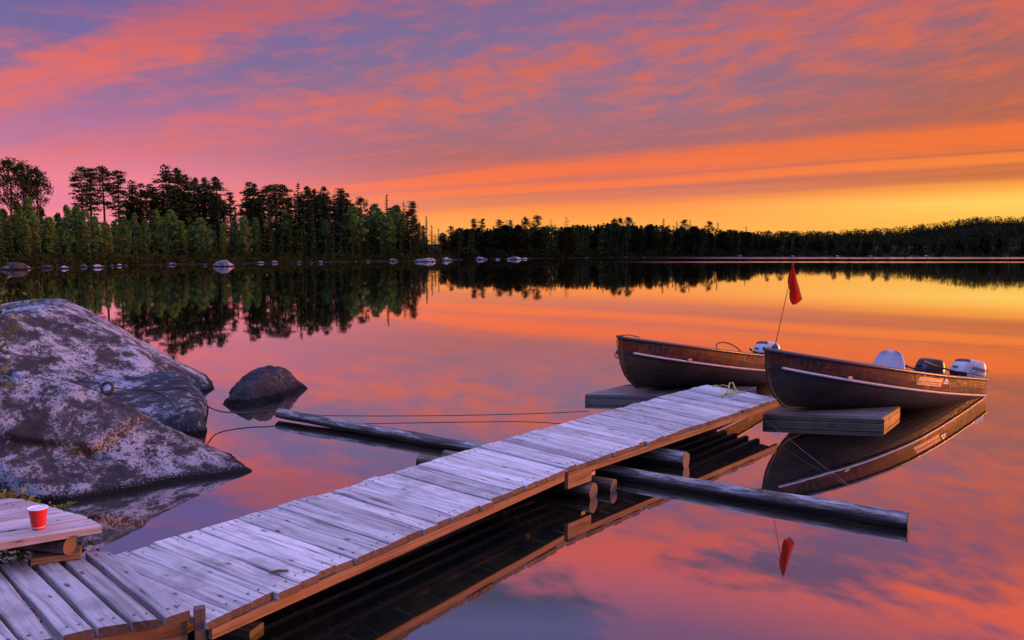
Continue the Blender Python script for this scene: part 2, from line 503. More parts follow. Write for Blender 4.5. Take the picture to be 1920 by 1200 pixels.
M_SPRUCE = leaf_mat("spruce_needles", (0.016, 0.032, 0.014), (0.034, 0.064, 0.024), (0.070, 0.112, 0.036), 0.05)
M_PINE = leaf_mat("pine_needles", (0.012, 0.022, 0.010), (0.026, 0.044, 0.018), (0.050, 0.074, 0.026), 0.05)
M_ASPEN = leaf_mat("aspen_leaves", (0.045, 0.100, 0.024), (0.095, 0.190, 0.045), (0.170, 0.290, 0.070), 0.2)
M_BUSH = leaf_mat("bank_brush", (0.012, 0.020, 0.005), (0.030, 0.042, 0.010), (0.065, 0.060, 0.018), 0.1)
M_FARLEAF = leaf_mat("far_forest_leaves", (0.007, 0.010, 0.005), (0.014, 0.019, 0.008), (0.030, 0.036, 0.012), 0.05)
M_SPRIG = leaf_mat("sprig_leaves", (0.09, 0.13, 0.03), (0.17, 0.20, 0.05), (0.30, 0.26, 0.06), 0.4)
M_BARK = plain("dark_bark", (0.055, 0.042, 0.034), 0.9, scale=3)
M_PALEBARK = plain("pale_bark", (0.22, 0.20, 0.17), 0.9, scale=3)
M_TWIG = plain("brown_twig", (0.10, 0.06, 0.035), 0.8)


# ------------------------------------------------------------------ water
def make_water():
    m_, t = new_mat("lake_water")
    pos = t.n("ShaderNodeNewGeometry").outputs['Position']
    x, y, z = t.sep(pos)
    n1 = t.noise(t.vscale(pos, (0.7, 1.6, 1)), 1.0, 3, 0.5)
    n2 = t.noise(t.vscale(pos, (3.0, 5.0, 1)), 1.0, 2, 0.5)
    n3 = t.noise(t.vscale(pos, (0.05, 0.16, 1)), 1.0, 3, 0.5)
    h = t.m('ADD', n1, t.m('ADD', t.m('MULTIPLY', n2, 0.10), t.m('MULTIPLY', n3, 3.0)))
    bn = t.n("ShaderNodeBump")
    bn.inputs['Strength'].default_value = 1.0
    bn.inputs['Distance'].default_value = 0.0006
    t.link(h, bn.inputs['Height'])
    # two long breeze patches far out where the surface is ruffled
    edge = t.m('MULTIPLY', t.m('SUBTRACT', t.noise(t.vscale(pos, (0.03, 0.10, 1)), 1.0, 4, 0.6), 0.5), 16.0)
    yy = t.m('ADD', y, edge)
    p1 = t.m('MULTIPLY', t.m('MULTIPLY', t.mapr(yy, 122, 127), t.mapr(yy, 142, 136)), t.mapr(x, 8, 34))
    p2 = t.m('MULTIPLY', t.m('MULTIPLY', t.mapr(yy, 176, 184), t.mapr(yy, 232, 222)), t.mapr(x, 18, 60))
    ruf = t.m('MAXIMUM', p1, p2)
    rough = t.m('ADD', 0.022, t.m('MULTIPLY', ruf, 0.13))
    lw = t.n("ShaderNodeLayerWeight")
    lw.inputs['Blend'].default_value = 0.5
    fac = t.ramp(lw.outputs['Facing'], [(0.0, 0.30), (0.52, 0.42), (0.66, 0.64), (0.76, 0.84), (0.90, 0.97), (1.0, 0.98)])
    gl = t.n("ShaderNodeBsdfGlossy")
    gl.inputs['Color'].default_value = (0.97, 0.94, 0.95, 1)
    t.link(rough, gl.inputs['Roughness'])
    t.link(bn.outputs[0], gl.inputs['Normal'])
    df = t.n("ShaderNodeBsdfDiffuse")
    shal = t.noise(t.vscale(pos, (1, 1, 1)), 1.6, 5, 0.6)
    t.link(t.mix(t.mapr(shal, 0.35, 0.7), (0.006, 0.008, 0.007), (0.022, 0.022, 0.010)), df.inputs[0])
    mx = t.n("ShaderNodeMixShader")
    t.link(fac, mx.inputs[0])
    t.link(df.outputs[0], mx.inputs[1])
    t.link(gl.outputs[0], mx.inputs[2])
    o = t.n("ShaderNodeOutputMaterial")
    t.link(mx.outputs[0], o.inputs[0])
    b = MB()
    b.add([(-2500, -300, 0), (2500, -300, 0), (2500, 4000, 0), (-2500, 4000, 0)], [(0, 1, 2, 3)])
    tag(b.build("water", m_), kind="structure")


make_water()


# ------------------------------------------------------------------ terrain
def soil(name, a, b, sc):
    m_, t = new_mat(name)
    pos = t.n("ShaderNodeNewGeometry").outputs['Position']
    n = t.noise(pos, sc, 7, 0.65)
    n2 = t.noise(pos, sc * 6, 5, 0.6)
    finish(t, t.mix(t.mapr(t.m('ADD', t.m('MULTIPLY', n, 0.6), t.m('MULTIPLY', n2, 0.4)), 0.35, 0.65), a, b), 0.95, 0, n2, 0.6, 0.1 / sc, 0.2)
    return m_


M_SOIL = soil("shore_soil", (0.03, 0.024, 0.017), (0.07, 0.06, 0.04), 2.0)
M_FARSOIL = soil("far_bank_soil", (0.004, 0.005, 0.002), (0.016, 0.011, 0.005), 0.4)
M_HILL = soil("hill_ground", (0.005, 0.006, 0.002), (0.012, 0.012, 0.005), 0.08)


def interp(x, pts):
    if x <= pts[0][0]: return pts[0][1]
    for (a, b), (c, d) in zip(pts, pts[1:]):
        if x <= c: return b + (d - b) * (x - a) / (c - a)
    return pts[-1][1]


def sheet(name, xs, ys, hf, mat):
    vs = [(x, y, hf(x, y)) for y in ys for x in xs]
    n = len(xs)
    fs = [(j * n + i, j * n + i + 1, (j + 1) * n + i + 1, (j + 1) * n + i) for j in range(len(ys) - 1) for i in range(n - 1)]
    b = MB()
    b.add(vs, fs)
    return tag(b.build(name, mat, smooth=True), kind="structure")


SHORE_Y = [(-30, 16), (-14, 13.5), (-8.5, 11.5), (-5.6, 8.0), (-4.6, 6.2), (-3.5, 5.2), (-2.75, 4.35), (-2.2, 3.3), (-1.3, 2.0), (0, 1.2), (4, 0.4), (12, -1), (30, -6)]
def near_h(x, y):
    d = interp(x, SHORE_Y) - y
    n = mnoise.noise(Vector((x * 1.1, y * 1.1, 0))) * 0.06
    return max(-0.8, min(0.55, d * 0.16)) + n * (1 if d > 0 else 0.5) - 0.02


sheet("ground", [-30 + i * 0.4 for i in range(150)], [-14 + i * 0.35 for i in range(90)], near_h, M_SOIL)

# distance of the tree-lined shore for each photo column, used as plain plan coordinates
SHORE_D = [(-700, 66), (-300, 74), (0, 86), (100, 92), (200, 98), (300, 106), (400, 113), (500, 122), (600, 129), (700, 137), (800, 145), (832, 151), (850, 168), (965, 180), (1100, 205), (1300, 240), (1500, 252), (1920, 252), (2600, 240)]
def shore_d(px): return interp(px, SHORE_D)
def px_of(x, y): return 960 + F_PX * x / max(y, 1)


def far_h(x, y):
    d = y - shore_d(px_of(x, y))
    n = mnoise.noise(Vector((x * 0.15, y * 0.15, 3)))
    return max(-1.5, min(2.2, 0.02 + d * 0.09)) + 0.12 * n


cols = [-700 + i * 22 for i in range(150)]
vs, fs = [], []
offs = [-6, -2, -0.6, 0, 0.6, 1.5, 3, 6, 12, 25, 60, 130]
for px in cols:
    for o_ in offs:
        d = shore_d(px) + o_
        x = (px - 960) / F_PX * d
        vs.append((x, d, max(-0.9, min(3.5, o_ * (0.10 if px < 835 else 0.035 if o_ < 7 else 0.07))) + (0.10 if px < 835 else 0.04) * mnoise.noise(Vector((x * 0.3, d * 0.3, 1)))))
n = len(offs)
for i in range(len(cols) - 1):
    for j in range(n - 1):
        fs.append((i * n + j, (i + 1) * n + j, (i + 1) * n + j + 1, i * n + j + 1))
b = MB(); b.add(vs, fs)
tag(b.build("far_shore", M_FARSOIL, smooth=True), kind="structure")


def far_ground(px, d):
    return max(0.0, min(3.5, (d - shore_d(px)) * (0.10 if px < 835 else 0.035 if d - shore_d(px) < 7 else 0.07)))


# the wooded hill at the far right: its height above the water along the ridge
HILL_D = 620.0
RIDGE = [(1250, 446), (1450, 446), (1560, 445), (1640, 440), (1700, 434), (1740, 429), (1768, 424), (1810, 416), (1841, 414), (1920, 415), (2050, 424), (2300, 440)]
def ridge_z(px): return PD(px, interp(px, RIDGE), HILL_D).z
vs, fs = [], []
hcols = [1230 + i * 14 for i in range(90)]
prof = [(0.55, -0.02), (0.62, 0.10), (0.75, 0.38), (0.88, 0.72), (1.0, 0.93), (1.12, 0.85), (1.4, 0.3)]
for px in hcols:
    rz = ridge_z(px)
    for k, q in prof:
        d = HILL_D * k
        vs.append(((px - 960) / F_PX * d, d, rz * q + mnoise.noise(Vector((px * 0.03, d * 0.02, 0))) * 1.0))
n = len(prof)
for i in range(len(hcols) - 1):
    for j in range(n - 1):
        fs.append((i * n + j, (i + 1) * n + j, (i + 1) * n + j + 1, i * n + j + 1))
b = MB(); b.add(vs, fs)
tag(b.build("hill", M_HILL, smooth=True), kind="structure")


# ------------------------------------------------------------------ trees: prototypes
def leafquad(mb, c, size, rg, r, flat=0.0, mat=0):
    a = Vector((rg.gauss(0, 1), rg.gauss(0, 1), rg.gauss(0, 1) * (1 - flat)))
    a = a.normalized() if a.length > 0.01 else Vector((1, 0, 0))
    bb = a.cross(Vector((rg.gauss(0, 1), rg.gauss(0, 1), rg.gauss(0, 1))))
    if bb.length < 0.01: bb = a.orthogonal()
    bb = bb.normalized()
    s1, s2 = size * rg.uniform(0.7, 1.3), size * rg.uniform(0.45, 0.8)
    mb.add([c - a * s1, c - bb * s2, c + a * s1, c + bb * s2], [(0, 1, 2, 3)], mat, None, r)


def mk_spruce(seed, slim=1.0, ragged=0.15, dens=1.0):
    rg = random.Random(seed)
    tr, cr = MB(), MB()
    tr.tube([(0, 0, -0.3), (0, 0, 4), (0.05, 0, 8), (0, 0, 10)], [0.16, 0.12, 0.06, 0.015], 6)
    z = 0.5
    while z < 9.85:
        k = 1 - z / 10
        Rr = (0.12 + 1.75 * k ** 0.8) * slim * rg.uniform(1 - ragged * 1.6, 1 + ragged)
        nb = max(3, int((4 + 6 * k) * dens))
        for i in range(nb):
            a = rg.uniform(0, 6.283)
            ln = Rr * rg.uniform(0.65, 1.12)
            r0 = rg.random()
            steps = max(2, int(ln / 0.24))
            for q in range(steps):
                f = (q + 0.7) / steps
                c = Vector((math.cos(a) * ln * f, math.sin(a) * ln * f, z - 0.28 * ln * f + 0.16 * ln * f * f + rg.uniform(-.05, .05)))
                wd = 0.20 * (1.15 - 0.55 * f)
                dirv = Vector((math.cos(a), math.sin(a), -0.25))
                sd_ = Vector((-math.sin(a), math.cos(a), rg.uniform(-.4, .4)))
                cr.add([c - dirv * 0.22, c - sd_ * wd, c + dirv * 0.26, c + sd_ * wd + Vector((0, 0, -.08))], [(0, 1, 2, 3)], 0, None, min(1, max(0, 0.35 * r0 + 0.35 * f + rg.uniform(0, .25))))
        z += rg.uniform(0.20, 0.34)
    for q in range(5):
        leafquad(cr, Vector((0, 0, 9.7 + q * 0.1)), 0.10, rg, 0.4)
    return tr, cr


def mk_ragged(seed, slim=0.6, club=0.5, bare=0.15):
    """old narrow conifer: short ragged tufted branches, a knobby head, gaps; unit height 10"""
    rg = random.Random(seed)
    tr, cr = MB(), MB()
    bx = rg.uniform(-.15, .15)
    ax_ = lambda z: Vector((bx * math.sin(z * .35), 0, z))
    tr.tube([Vector((0, 0, -.3))] + [ax_(z) for z in (2, 4, 6, 8, 9.9)], [0.16, 0.14, 0.12, 0.09, 0.05, 0.012], 6)
    z = 10 * bare
    while z < 9.9:
        k = z / 10
        Rr = slim * (0.75 + club * math.exp(-((k - .80) / .13) ** 2) + 0.45 * (1 - k)) * min(1, (10.15 - z) / 1.1) * rg.uniform(.55, 1.25)
        nb = rg.randint(4, 7)
        for i in range(nb):
            a = rg.uniform(0, 6.283)
            ln = Rr * rg.uniform(.5, 1.25)
            r0 = rg.random()
            rise = rg.uniform(-.30, .12)
            tip = ax_(z) + Vector((math.cos(a) * ln, math.sin(a) * ln, rise * ln))
            tr.tube([ax_(z - .05), tip], [.022, .008], 3, caps=False)
            steps = max(2, int(ln / 0.13))
            for q in range(steps):
                f = (q + .8) / steps
                c = ax_(z) + Vector((math.cos(a) * ln * f, math.sin(a) * ln * f, rise * ln * f))
                for _ in range(4):
                    leafquad(cr, c + Vector((rg.gauss(0, .10), rg.gauss(0, .10), rg.gauss(0, .08))), .11, rg, min(1, max(0, .4 * r0 + .3 * f + rg.uniform(0, .25))), .3)
        z += rg.uniform(0.16, 0.34) * (1.8 if rg.random() < .10 else 1)
    return tr, cr


def mk_pine(seed, start=0.42, wide=1.0, clumps=34, wind=0.0):
    """tall bare-trunked pine with tufts on crooked limbs; unit height 10"""
    rg = random.Random(seed)
    tr, cr = MB(), MB()
    bx, by = rg.uniform(-.25, .25), rg.uniform(-.2, .2)
    axis = lambda z: Vector((bx * math.sin(z * 0.3), by * math.sin(z * 0.25), z))
    tr.tube([axis(z) if z > 0 else Vector((0, 0, -.3)) for z in (-1, 2, 4, 6, 8, 9.6)], [0.17, 0.14, 0.12, 0.09, 0.05, 0.02], 6)
    for i in range(int(clumps * 1.5)):
        f = (i + rg.random()) / (clumps * 1.5)
        z = 10 * (start + (0.985 - start) * f)
        k = math.sin(math.pi * min(1, 0.25 + 0.75 * f)) ** 0.6
        a = rg.uniform(0, 6.283)
        ln = wide * rg.uniform(0.25, 1.0) * (0.35 + 0.8 * k)
        if f < 0.35 and rg.random() < 0.35: continue
        p0 = axis(z - 0.25)
        p1 = axis(z) + Vector((math.cos(a) * ln + wind * ln, math.sin(a) * ln, rg.uniform(-0.05, 0.30)))
        tr.tube([p0, (p0 + p1) / 2 + Vector((0, 0, -0.06)), p1], [0.035, 0.025, 0.012], 4, caps=False)
        r0 = rg.random()
        sz = rg.uniform(0.16, 0.42)
        for q in range(int(85 * sz / 0.35)):
            o_ = Vector((rg.gauss(0, 1) * 1.25, rg.gauss(0, 1) * 1.25, rg.gauss(0, 0.38))) * sz * 0.66
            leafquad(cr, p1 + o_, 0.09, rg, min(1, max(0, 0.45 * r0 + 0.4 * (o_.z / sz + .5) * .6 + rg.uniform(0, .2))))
    return tr, cr


def mk_broad(seed, start=0.18, wide=1.0, clumps=46, clump=0.55, leaf=0.13, stems=1, gap=0.0):
    """leafy tree: forked trunk, crown of separate clumps; unit height 10"""
    rg = random.Random(seed)
    tr, cr = MB(), MB()
    for s_ in range(stems):
        ox, oy = (rg.uniform(-.5, .5), rg.uniform(-.4, .4)) if stems > 1 else (0, 0)
        tr.tube([(ox * .4, oy * .4, -.3), (ox * .7, oy * .7, 3), (ox * 1.3 + rg.uniform(-.2, .2), oy * 1.3, 6.5), (ox * 1.8, oy * 1.8, 9.0)], [0.13, 0.11, 0.07, 0.02], 6)
    for i in range(clumps):
        f = rg.random() ** 0.85
        z = 10 * (start + (0.96 - start) * f)
        k = max(0.10, math.sin(math.pi * min(1, max(0, 0.14 + 0.83 * f))) ** 0.9)
        a = rg.uniform(0, 6.283)
        ln = wide * 1.75 * k * math.sqrt(rg.uniform(0.04, 1.0)) * rg.choice((.8, 1, 1, 1.25))
        p1 = Vector((math.cos(a) * ln, math.sin(a) * ln, z))
        if rg.random() < gap: continue
        if i % 2 == 0:
            p0 = Vector((p1.x * 0.15, p1.y * 0.15, max(1.5, z - 1.0 - ln * 0.5)))
            tr.tube([p0, (p0 + p1) / 2, p1], [0.04, 0.03, 0.01], 4, caps=False)
        r0 = rg.random()
        sz = clump * rg.uniform(0.6, 1.3)
        for q in range(int(46 * sz / 0.5)):
            d = Vector((rg.gauss(0, 1), rg.gauss(0, 1), rg.gauss(0, 0.75)))
            o_ = d.normalized() * sz * rg.uniform(0.35, 1.0)
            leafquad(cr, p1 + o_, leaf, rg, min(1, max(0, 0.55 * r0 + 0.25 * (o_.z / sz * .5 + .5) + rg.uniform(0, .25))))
    return tr, cr


def proto(maker, name, leaf_m, bark_m, **kw):
    tr, cr = maker(**kw)
    to = tr.build("trunk", bark_m, smooth=True)
    co = cr.build("crown", leaf_m)
    out = (to.data, co.data)
    for o in (to, co):
        bpy.data.objects.remove(o)
    return name, out


PROTO = {
    'spruce': [proto(mk_spruce, "spruce_tree", M_SPRUCE, M_BARK, seed=s, slim=sl, ragged=rg_) for s, sl, rg_ in ((1, 1.0, .12), (2, .8, .2), (3, 1.15, .16), (4, .62, .25))],
    'pine': [proto(mk_pine, "pine_tree", M_PINE, M_BARK, seed=s, start=st, wide=wd, clumps=c_) for s, st, wd, c_ in ((11, .45, .95, 34), (12, .30, .80, 40), (13, .25, .62, 46), (14, .52, 1.1, 30))],
    'column': [proto(mk_ragged, "pine_tree", M_PINE, M_BARK, seed=s, slim=sl, club=cl, bare=ba) for s, sl, cl, ba in ((21, .72, .7, .22), (22, .85, .5, .12), (23, .62, .9, .30), (24, .95, .35, .08))],
    'tall_aspen': [proto(mk_broad, "aspen_tree", M_PINE, M_BARK, seed=s, start=.56, wide=wd, clumps=c_, clump=.46, leaf=.095, stems=1, gap=.1) for s, wd, c_ in ((31, .75, 52), (32, .62, 46), (33, .88, 58))],
    'aspen': [proto(mk_broad, "aspen_tree", M_ASPEN, M_PALEBARK, seed=s, start=.10, wide=wd, clumps=c_, stems=st, leaf=.135, clump=.42) for s, wd, c_, st in ((41, 1.1, 200, 1), (42, .85, 165, 2), (43, 1.25, 220, 2), (44, 1.0, 180, 1), (45, .7, 140, 1))],
    'dark_broad': [proto(mk_broad, "birch_tree", M_FARLEAF, M_BARK, seed=s, start=.10, wide=wd, clumps=c_, leaf=.17, clump=.6) for s, wd, c_ in ((61, 1.1, 110), (62, .9, 100))],
    'bare': [proto(mk_broad, "aspen_tree", M_ASPEN, M_BARK, seed=s, start=.35, wide=.7, clumps=30, clump=.22, leaf=.06, stems=1, gap=.2) for s in (51, 52)],
}


def tree(kind, px, top, back, label, group=None, base=None, wide=1.0, var=None):
    """a tree 'back' metres behind the shoreline whose tip reaches the photo row 'top'"""
    i = rnd.randrange(len(PROTO[kind])) if var is None else var
    name, (tm, cm) = PROTO[kind][i]
    d = shore_d(px) + back
    p = PD(px, top, d)
    g = far_ground(px, d)
    h = p.z - g
    e_ = empty(name, (p.x, d, g), label, "tree", group)
    e_.rotation_euler = (0, 0, rnd.uniform(0, 6.28))
    k = h / 10
    wd = k * wide
    e_.scale = (wd, wd, k)
    for nm, me in (("trunk", tm), ("crown", cm)):
        o = bpy.data.objects.new(nm, me)
        COL.objects.link(o)
        o.parent = e_
    return e_


# skyline trees of the near wooded shore, each told apart by its outline and neighbours
SKY_TREES = [
    ('tall_aspen', -14, 300, 9, "tall bare-trunked aspen cut by the frame edge at the far left"),
    ('tall_aspen', 14, 292, 9, "tallest of the high-crowned aspens at the far left edge"),
    ('tall_aspen', 40, 294, 12, "high-crowned aspen in the middle of the leftmost clump"),
    ('tall_aspen', 66, 304, 8, "leaning broad-crowned aspen at the open end of the leftmost clump"),
    ('pine', 151, 313, 12, "sparse pine with a low side branch, first after the pink sky gap"),
    ('pine', 167, 316, 16, "thin pine squeezed beside the first sparse pine after the gap"),
    ('pine', 191, 313, 13, "bare-stemmed pine with a small round head between two fuller pines"),
    ('pine', 220, 320, 11, "pine with a lopsided tufted crown, last before the dense dark stand"),
    ('column', 247, 338, 14, "short narrow pine at the start of the dense dark stand"),
    ('column', 264, 341, 11, "narrow pine with a pointed head just before the two tallest pines"),
    ('column', 281, 342, 16, "thin pine directly beside the two tallest dark pines"),
    ('column', 310, 309, 12, "tallest dark pine of the wooded shore, with a rounded head"),
    ('column', 331, 312, 15, "second tallest dark pine, close against the tallest one"),
    ('column', 347, 326, 11, "dense dark pine leaning on the pair of tallest pines"),
    ('column', 365, 331, 14, "dark pine with a frayed tip between the tall pair and the thin pine"),
    ('column', 383, 332, 17, "very thin pine with gaps of pink sky on both sides"),
    ('column', 404, 329, 11, "broad dark pine standing alone above green aspens"),
    ('pine', 432, 361, 13, "ragged small pine between the lone dark pine and the narrow double pine"),
    ('column', 467, 338, 11, "narrow double-topped pine rising over the aspens"),
    ('column', 476, 342, 14, "slim pine leaning against the narrow double-topped pine"),
    ('pine', 500, 349, 12, "flat-topped pine with horizontal tufts above the dark spruces"),
    ('pine', 513, 346, 15, "pine with a bushy top beside the flat-topped one"),
    ('pine', 530, 347, 12, "thin sparse pine with see-through top in the middle of the shore"),
    ('spruce', 558, 342, 13, "spiky thin spruce tip between the see-through pine and the dense pines"),
    ('column', 576, 347, 11, "dense pine with a knobby top right of the spiky tip"),
    ('column', 589, 354, 15, "thin pine wedged between the knobby pine and the broad one"),
    ('column', 607, 349, 11, "broad round-headed pine in the thickest part of the stand"),
    ('pine', 637, 355, 13, "pine with an upswept head after the broad round one"),
    ('column', 650, 360, 11, "bushy dark pine sloping down towards the sky gap"),
    ('tall_aspen', 676, 367, 10, "leafy thin-topped tree just before the narrow sky gap"),
    ('aspen', 702, 380, 9, "light green rounded aspen right after the narrow sky gap"),
    ('spruce', 725, 363, 12, "dark arrow-shaped spruce tip above the light green aspen"),
    ('aspen', 742, 383, 9, "bright green aspen in front of the point's conifers"),
    ('spruce', 757, 378, 10, "spruce with a spire top near the end of the point"),
    ('pine', 772, 379, 11, "wind-swept pine with long branches near the end of the point"),
    ('spruce', 799, 404, 8, "slender spruce spire standing free near the end of the point"),
    ('spruce', 809, 421, 6, "short slim spruce beside the free-standing spire"),
    ('spruce', 822, 428, 5, "last small spruce at the very end of the wooded point"),
]
for kind, px, top, back, lab in SKY_TREES:
    tree(kind, px, top, back, lab, wide={'spruce': .95, 'column': 1.35, 'tall_aspen': 1.15}.get(kind, 1.1))
# the leafy middle storey, the dark spruces and the young spruces at the water's edge
G1 = "green aspens of the near wooded shore"
L1_ = "leafy green aspen in the middle storey of the near wooded shore"
for px, top, back in ((-60, 385, 12), (-30, 378, 9), (4, 372, 6), (30, 366, 9), (52, 372, 6), (74, 378, 9), (92, 388, 6), (108, 394, 11), (124, 386, 6), (142, 392, 9), (158, 398, 5), (178, 402, 9), (196, 404, 6), (214, 398, 9), (232, 400, 5), (252, 404, 9), (272, 400, 7), (292, 398, 10), (318, 394, 6), (338, 404, 5), (356, 402, 8), (376, 410, 6), (394, 408, 10), (418, 410, 6), (440, 400, 7), (458, 404, 5), (478, 408, 8), (536, 396, 9), (610, 396, 8), (662, 380, 6), (686, 396, 7), (712, 390, 6), (730, 398, 5)):
    tree('aspen', px, top + rnd.uniform(-8, 20), back, L1_, G1, wide=rnd.uniform(.8, 1.3))
G2 = "dark spruces of the near wooded shore"
L2_ = "dark full spruce packed among the near wooded shore's trees"
for px, top, back in ((-40, 395, 5), (6, 388, 3), (140, 405, 8), (256, 384, 12), (300, 380, 14), (340, 372, 14), (420, 388, 10), (492, 372, 8), (505, 382, 5), (520, 376, 7), (540, 380, 5), (556, 372, 8), (570, 384, 4), (586, 378, 7), (602, 374, 9), (618, 378, 6), (634, 380, 8), (646, 386, 5), (660, 396, 9), (672, 400, 5), (696, 392, 5), (708, 400, 8), (745, 402, 7), (752, 396, 5), (764, 394, 6), (778, 400, 8), (786, 414, 6), (792, 424, 4), (816, 436, 3)):
    tree('spruce', px, top + rnd.uniform(-3, 4), back, L2_, G2, wide=rnd.uniform(1.0, 1.5))
GB = "ragged conifers behind the near wooded shore"
LB = "dark ragged conifer filling the wall of trees behind the near shore"
for px, top in ((236, 372), (246, 362), (258, 366), (272, 360), (288, 352), (297, 362), (304, 340), (318, 336), (324, 348), (338, 344), (352, 350), (360, 356), (372, 358), (378, 366), (392, 352), (398, 360), (410, 358), (420, 380), (440, 386), (452, 382), (462, 368), (474, 364), (484, 372), (490, 366), (506, 362), (516, 366), (524, 370), (536, 368), (544, 372), (552, 364), (562, 362), (568, 366), (582, 364), (594, 366), (600, 362), (612, 364), (618, 370), (626, 366), (632, 372), (642, 368), (655, 374), (662, 380), (668, 384), (692, 398), (716, 392), (733, 388), (748, 390), (762, 396), (774, 400), (784, 410), (794, 420), (826, 440), (829, 444), (833, 441), (837, 446), (841, 443), (845, 447), (849, 444), (854, 446)):
    tree(rnd.choice(['column', 'column', 'spruce']), px, top + rnd.uniform(-4, 8), rnd.uniform(10, 20), LB, GB, wide=rnd.uniform(1.25, 1.8))
G3 = "young spruces at the near shore's water edge"
L3_ = "short young spruce at the front edge of the near wooded shore"
for px, top, back in ((18, 440, 3), (60, 425, 4), (112, 432, 3), (172, 420, 4), (286, 425, 4), (336, 420, 4), (404, 424, 3.5), (430, 420, 4), (446, 430, 3), (486, 418, 4), (546, 420, 4), (566, 424, 3), (626, 420, 4), (660, 424, 3), (676, 432, 3), (706, 424, 4), (752, 430, 3), (148, 428, 3), (194, 440, 2.5), (230, 450, 4), (254, 430, 3), (266, 416, 5), (314, 416, 3), (352, 432, 3), (376, 436, 2.5), (388, 446, 3), (468, 440, 3), (512, 430, 3), (528, 436, 2.5), (590, 432, 2.5), (612, 440, 3), (640, 436, 3), (690, 440, 3), (720, 440, 2.5), (736, 436, 3), (770, 440, 2.5), (782, 446, 2)):
    tree('spruce', px, top, back, L3_, G3, wide=rnd.uniform(.9, 1.3))

# far shore: free-standing tops above an even wood
FAR_TOP = [(832, 436), (860, 428), (900, 428), (950, 424), (1000, 424), (1060, 424), (1110, 420), (1160, 419), (1220, 421), (1280, 426), (1340, 428), (1390, 432), (1440, 442), (1500, 447), (1560, 450), (1640, 449), (1760, 449), (1960, 449)]
FAR_SKY = [
    ('pine', 846, 424, "first small pine where the far shore appears behind the point"), ('pine', 889, 411, "flat-headed pine, one of two side by side on the far shore"),
    ('pine', 903, 410, "taller and thinner pine of the two side by side on the far shore"), ('pine', 936, 412, "leaning pine on the far shore before the bent trio"),
    ('bare', 950, 410, "bare thin tree leaning in the bent trio on the far shore"), ('pine', 958, 413, "bent pine with drooping branches on the far shore"),
    ('tall_aspen', 985, 403, "thin round-topped tree high above the far wood"), ('pine', 1008, 404, "dark tufted pine beside the thin round-topped tree on the far shore"),
    ('bare', 1033, 408, "needle-thin bare tree on the far shore's skyline"), ('bare', 1062, 404, "pale bare tree with fan-shaped twigs on the far shore"),
    ('tall_aspen', 1152, 406, "left round-headed tree of the trio above the far wood"), ('tall_aspen', 1163, 407, "middle round-headed tree of the trio above the far wood"),
    ('tall_aspen', 1179, 405, "right round-headed tree of the trio above the far wood"), ('spruce', 1244, 409, "tallest dark spire on the far shore, right of the round-headed trio"),
    ('spruce', 1269, 414, "slim dark spire between the tallest spire and the bushy crown"), ('pine', 1283, 412, "bushy dark crown between two thin spires on the far shore"),
    ('spruce', 1294, 413, "thin spire directly beside the bushy crown on the far shore"), ('pine', 1331, 415, "rounded dark crown on the descending far skyline"),
    ('spruce', 1346, 416, "pointed top right of the rounded dark crown on the far skyline"), ('spruce', 1399, 424, "last clear spire before the far skyline dips"),
    ('tall_aspen', 1441, 431, "small airy tree at the dip of the far skyline"), ('tall_aspen', 1465, 432, "round airy tree in the middle of the far dip"),
    ('tall_aspen', 1486, 434, "airy tree at the low end of the far dip"), ('tall_aspen', 1566, 434, "lone airy tree before the hill begins"),
    ('tall_aspen', 1594, 433, "wide airy tree left of the hill's foot"), ('tall_aspen', 1640, 430, "tallest airy tree at the hill's foot"), ('tall_aspen', 1666, 430, "airy tree where the hill starts to rise"),
]
for kind, px, top, lab in FAR_SKY:
    tree(kind, px, top, rnd.uniform(12, 22), lab, wide=.9 if kind == 'spruce' else 1.15)
GF, LF = "trees in the front rows of the far shore", "dark tree in the even front rows of the far wood"
px = 834
while px < 1935:
    d = shore_d(px)
    top = interp(px, FAR_TOP) + rnd.uniform(-4, 12)
    kind = rnd.choice(['spruce', 'dark_broad', 'column', 'dark_broad', 'spruce'])
    tree(kind, px, top, rnd.uniform(1.5, 12), LF, GF, wide=rnd.uniform(1.1, 1.6) if kind != 'column' else 1.5)
    px += rnd.uniform(6, 9.5)


# the wood behind and the wood on the hill: one mass each of far crowns
def crown_blob(mb, x, y, z, h, rg, conifer, nq, wide, mat=0, leaf=.055):
    r0 = rg.random()
    for q in range(nq):
        f = rg.random() ** 1.05
        if conifer:
            rad = h * 0.20 * wide * (1 - f) + 0.06
        else:
            rad = h * 0.30 * wide * math.sin(math.pi * min(1, .18 + .78 * f)) ** .7
        a = rg.uniform(0, 6.283)
        c = Vector((x + math.cos(a) * rad * rg.uniform(.4, 1), y + math.sin(a) * rad * rg.uniform(.4, 1), z + h * (0.02 + 0.98 * f)))
        leafquad(mb, c, h * leaf, rg, min(1, max(0, r0 * .5 + f * .3 + rg.uniform(0, .2))), 0, mat)


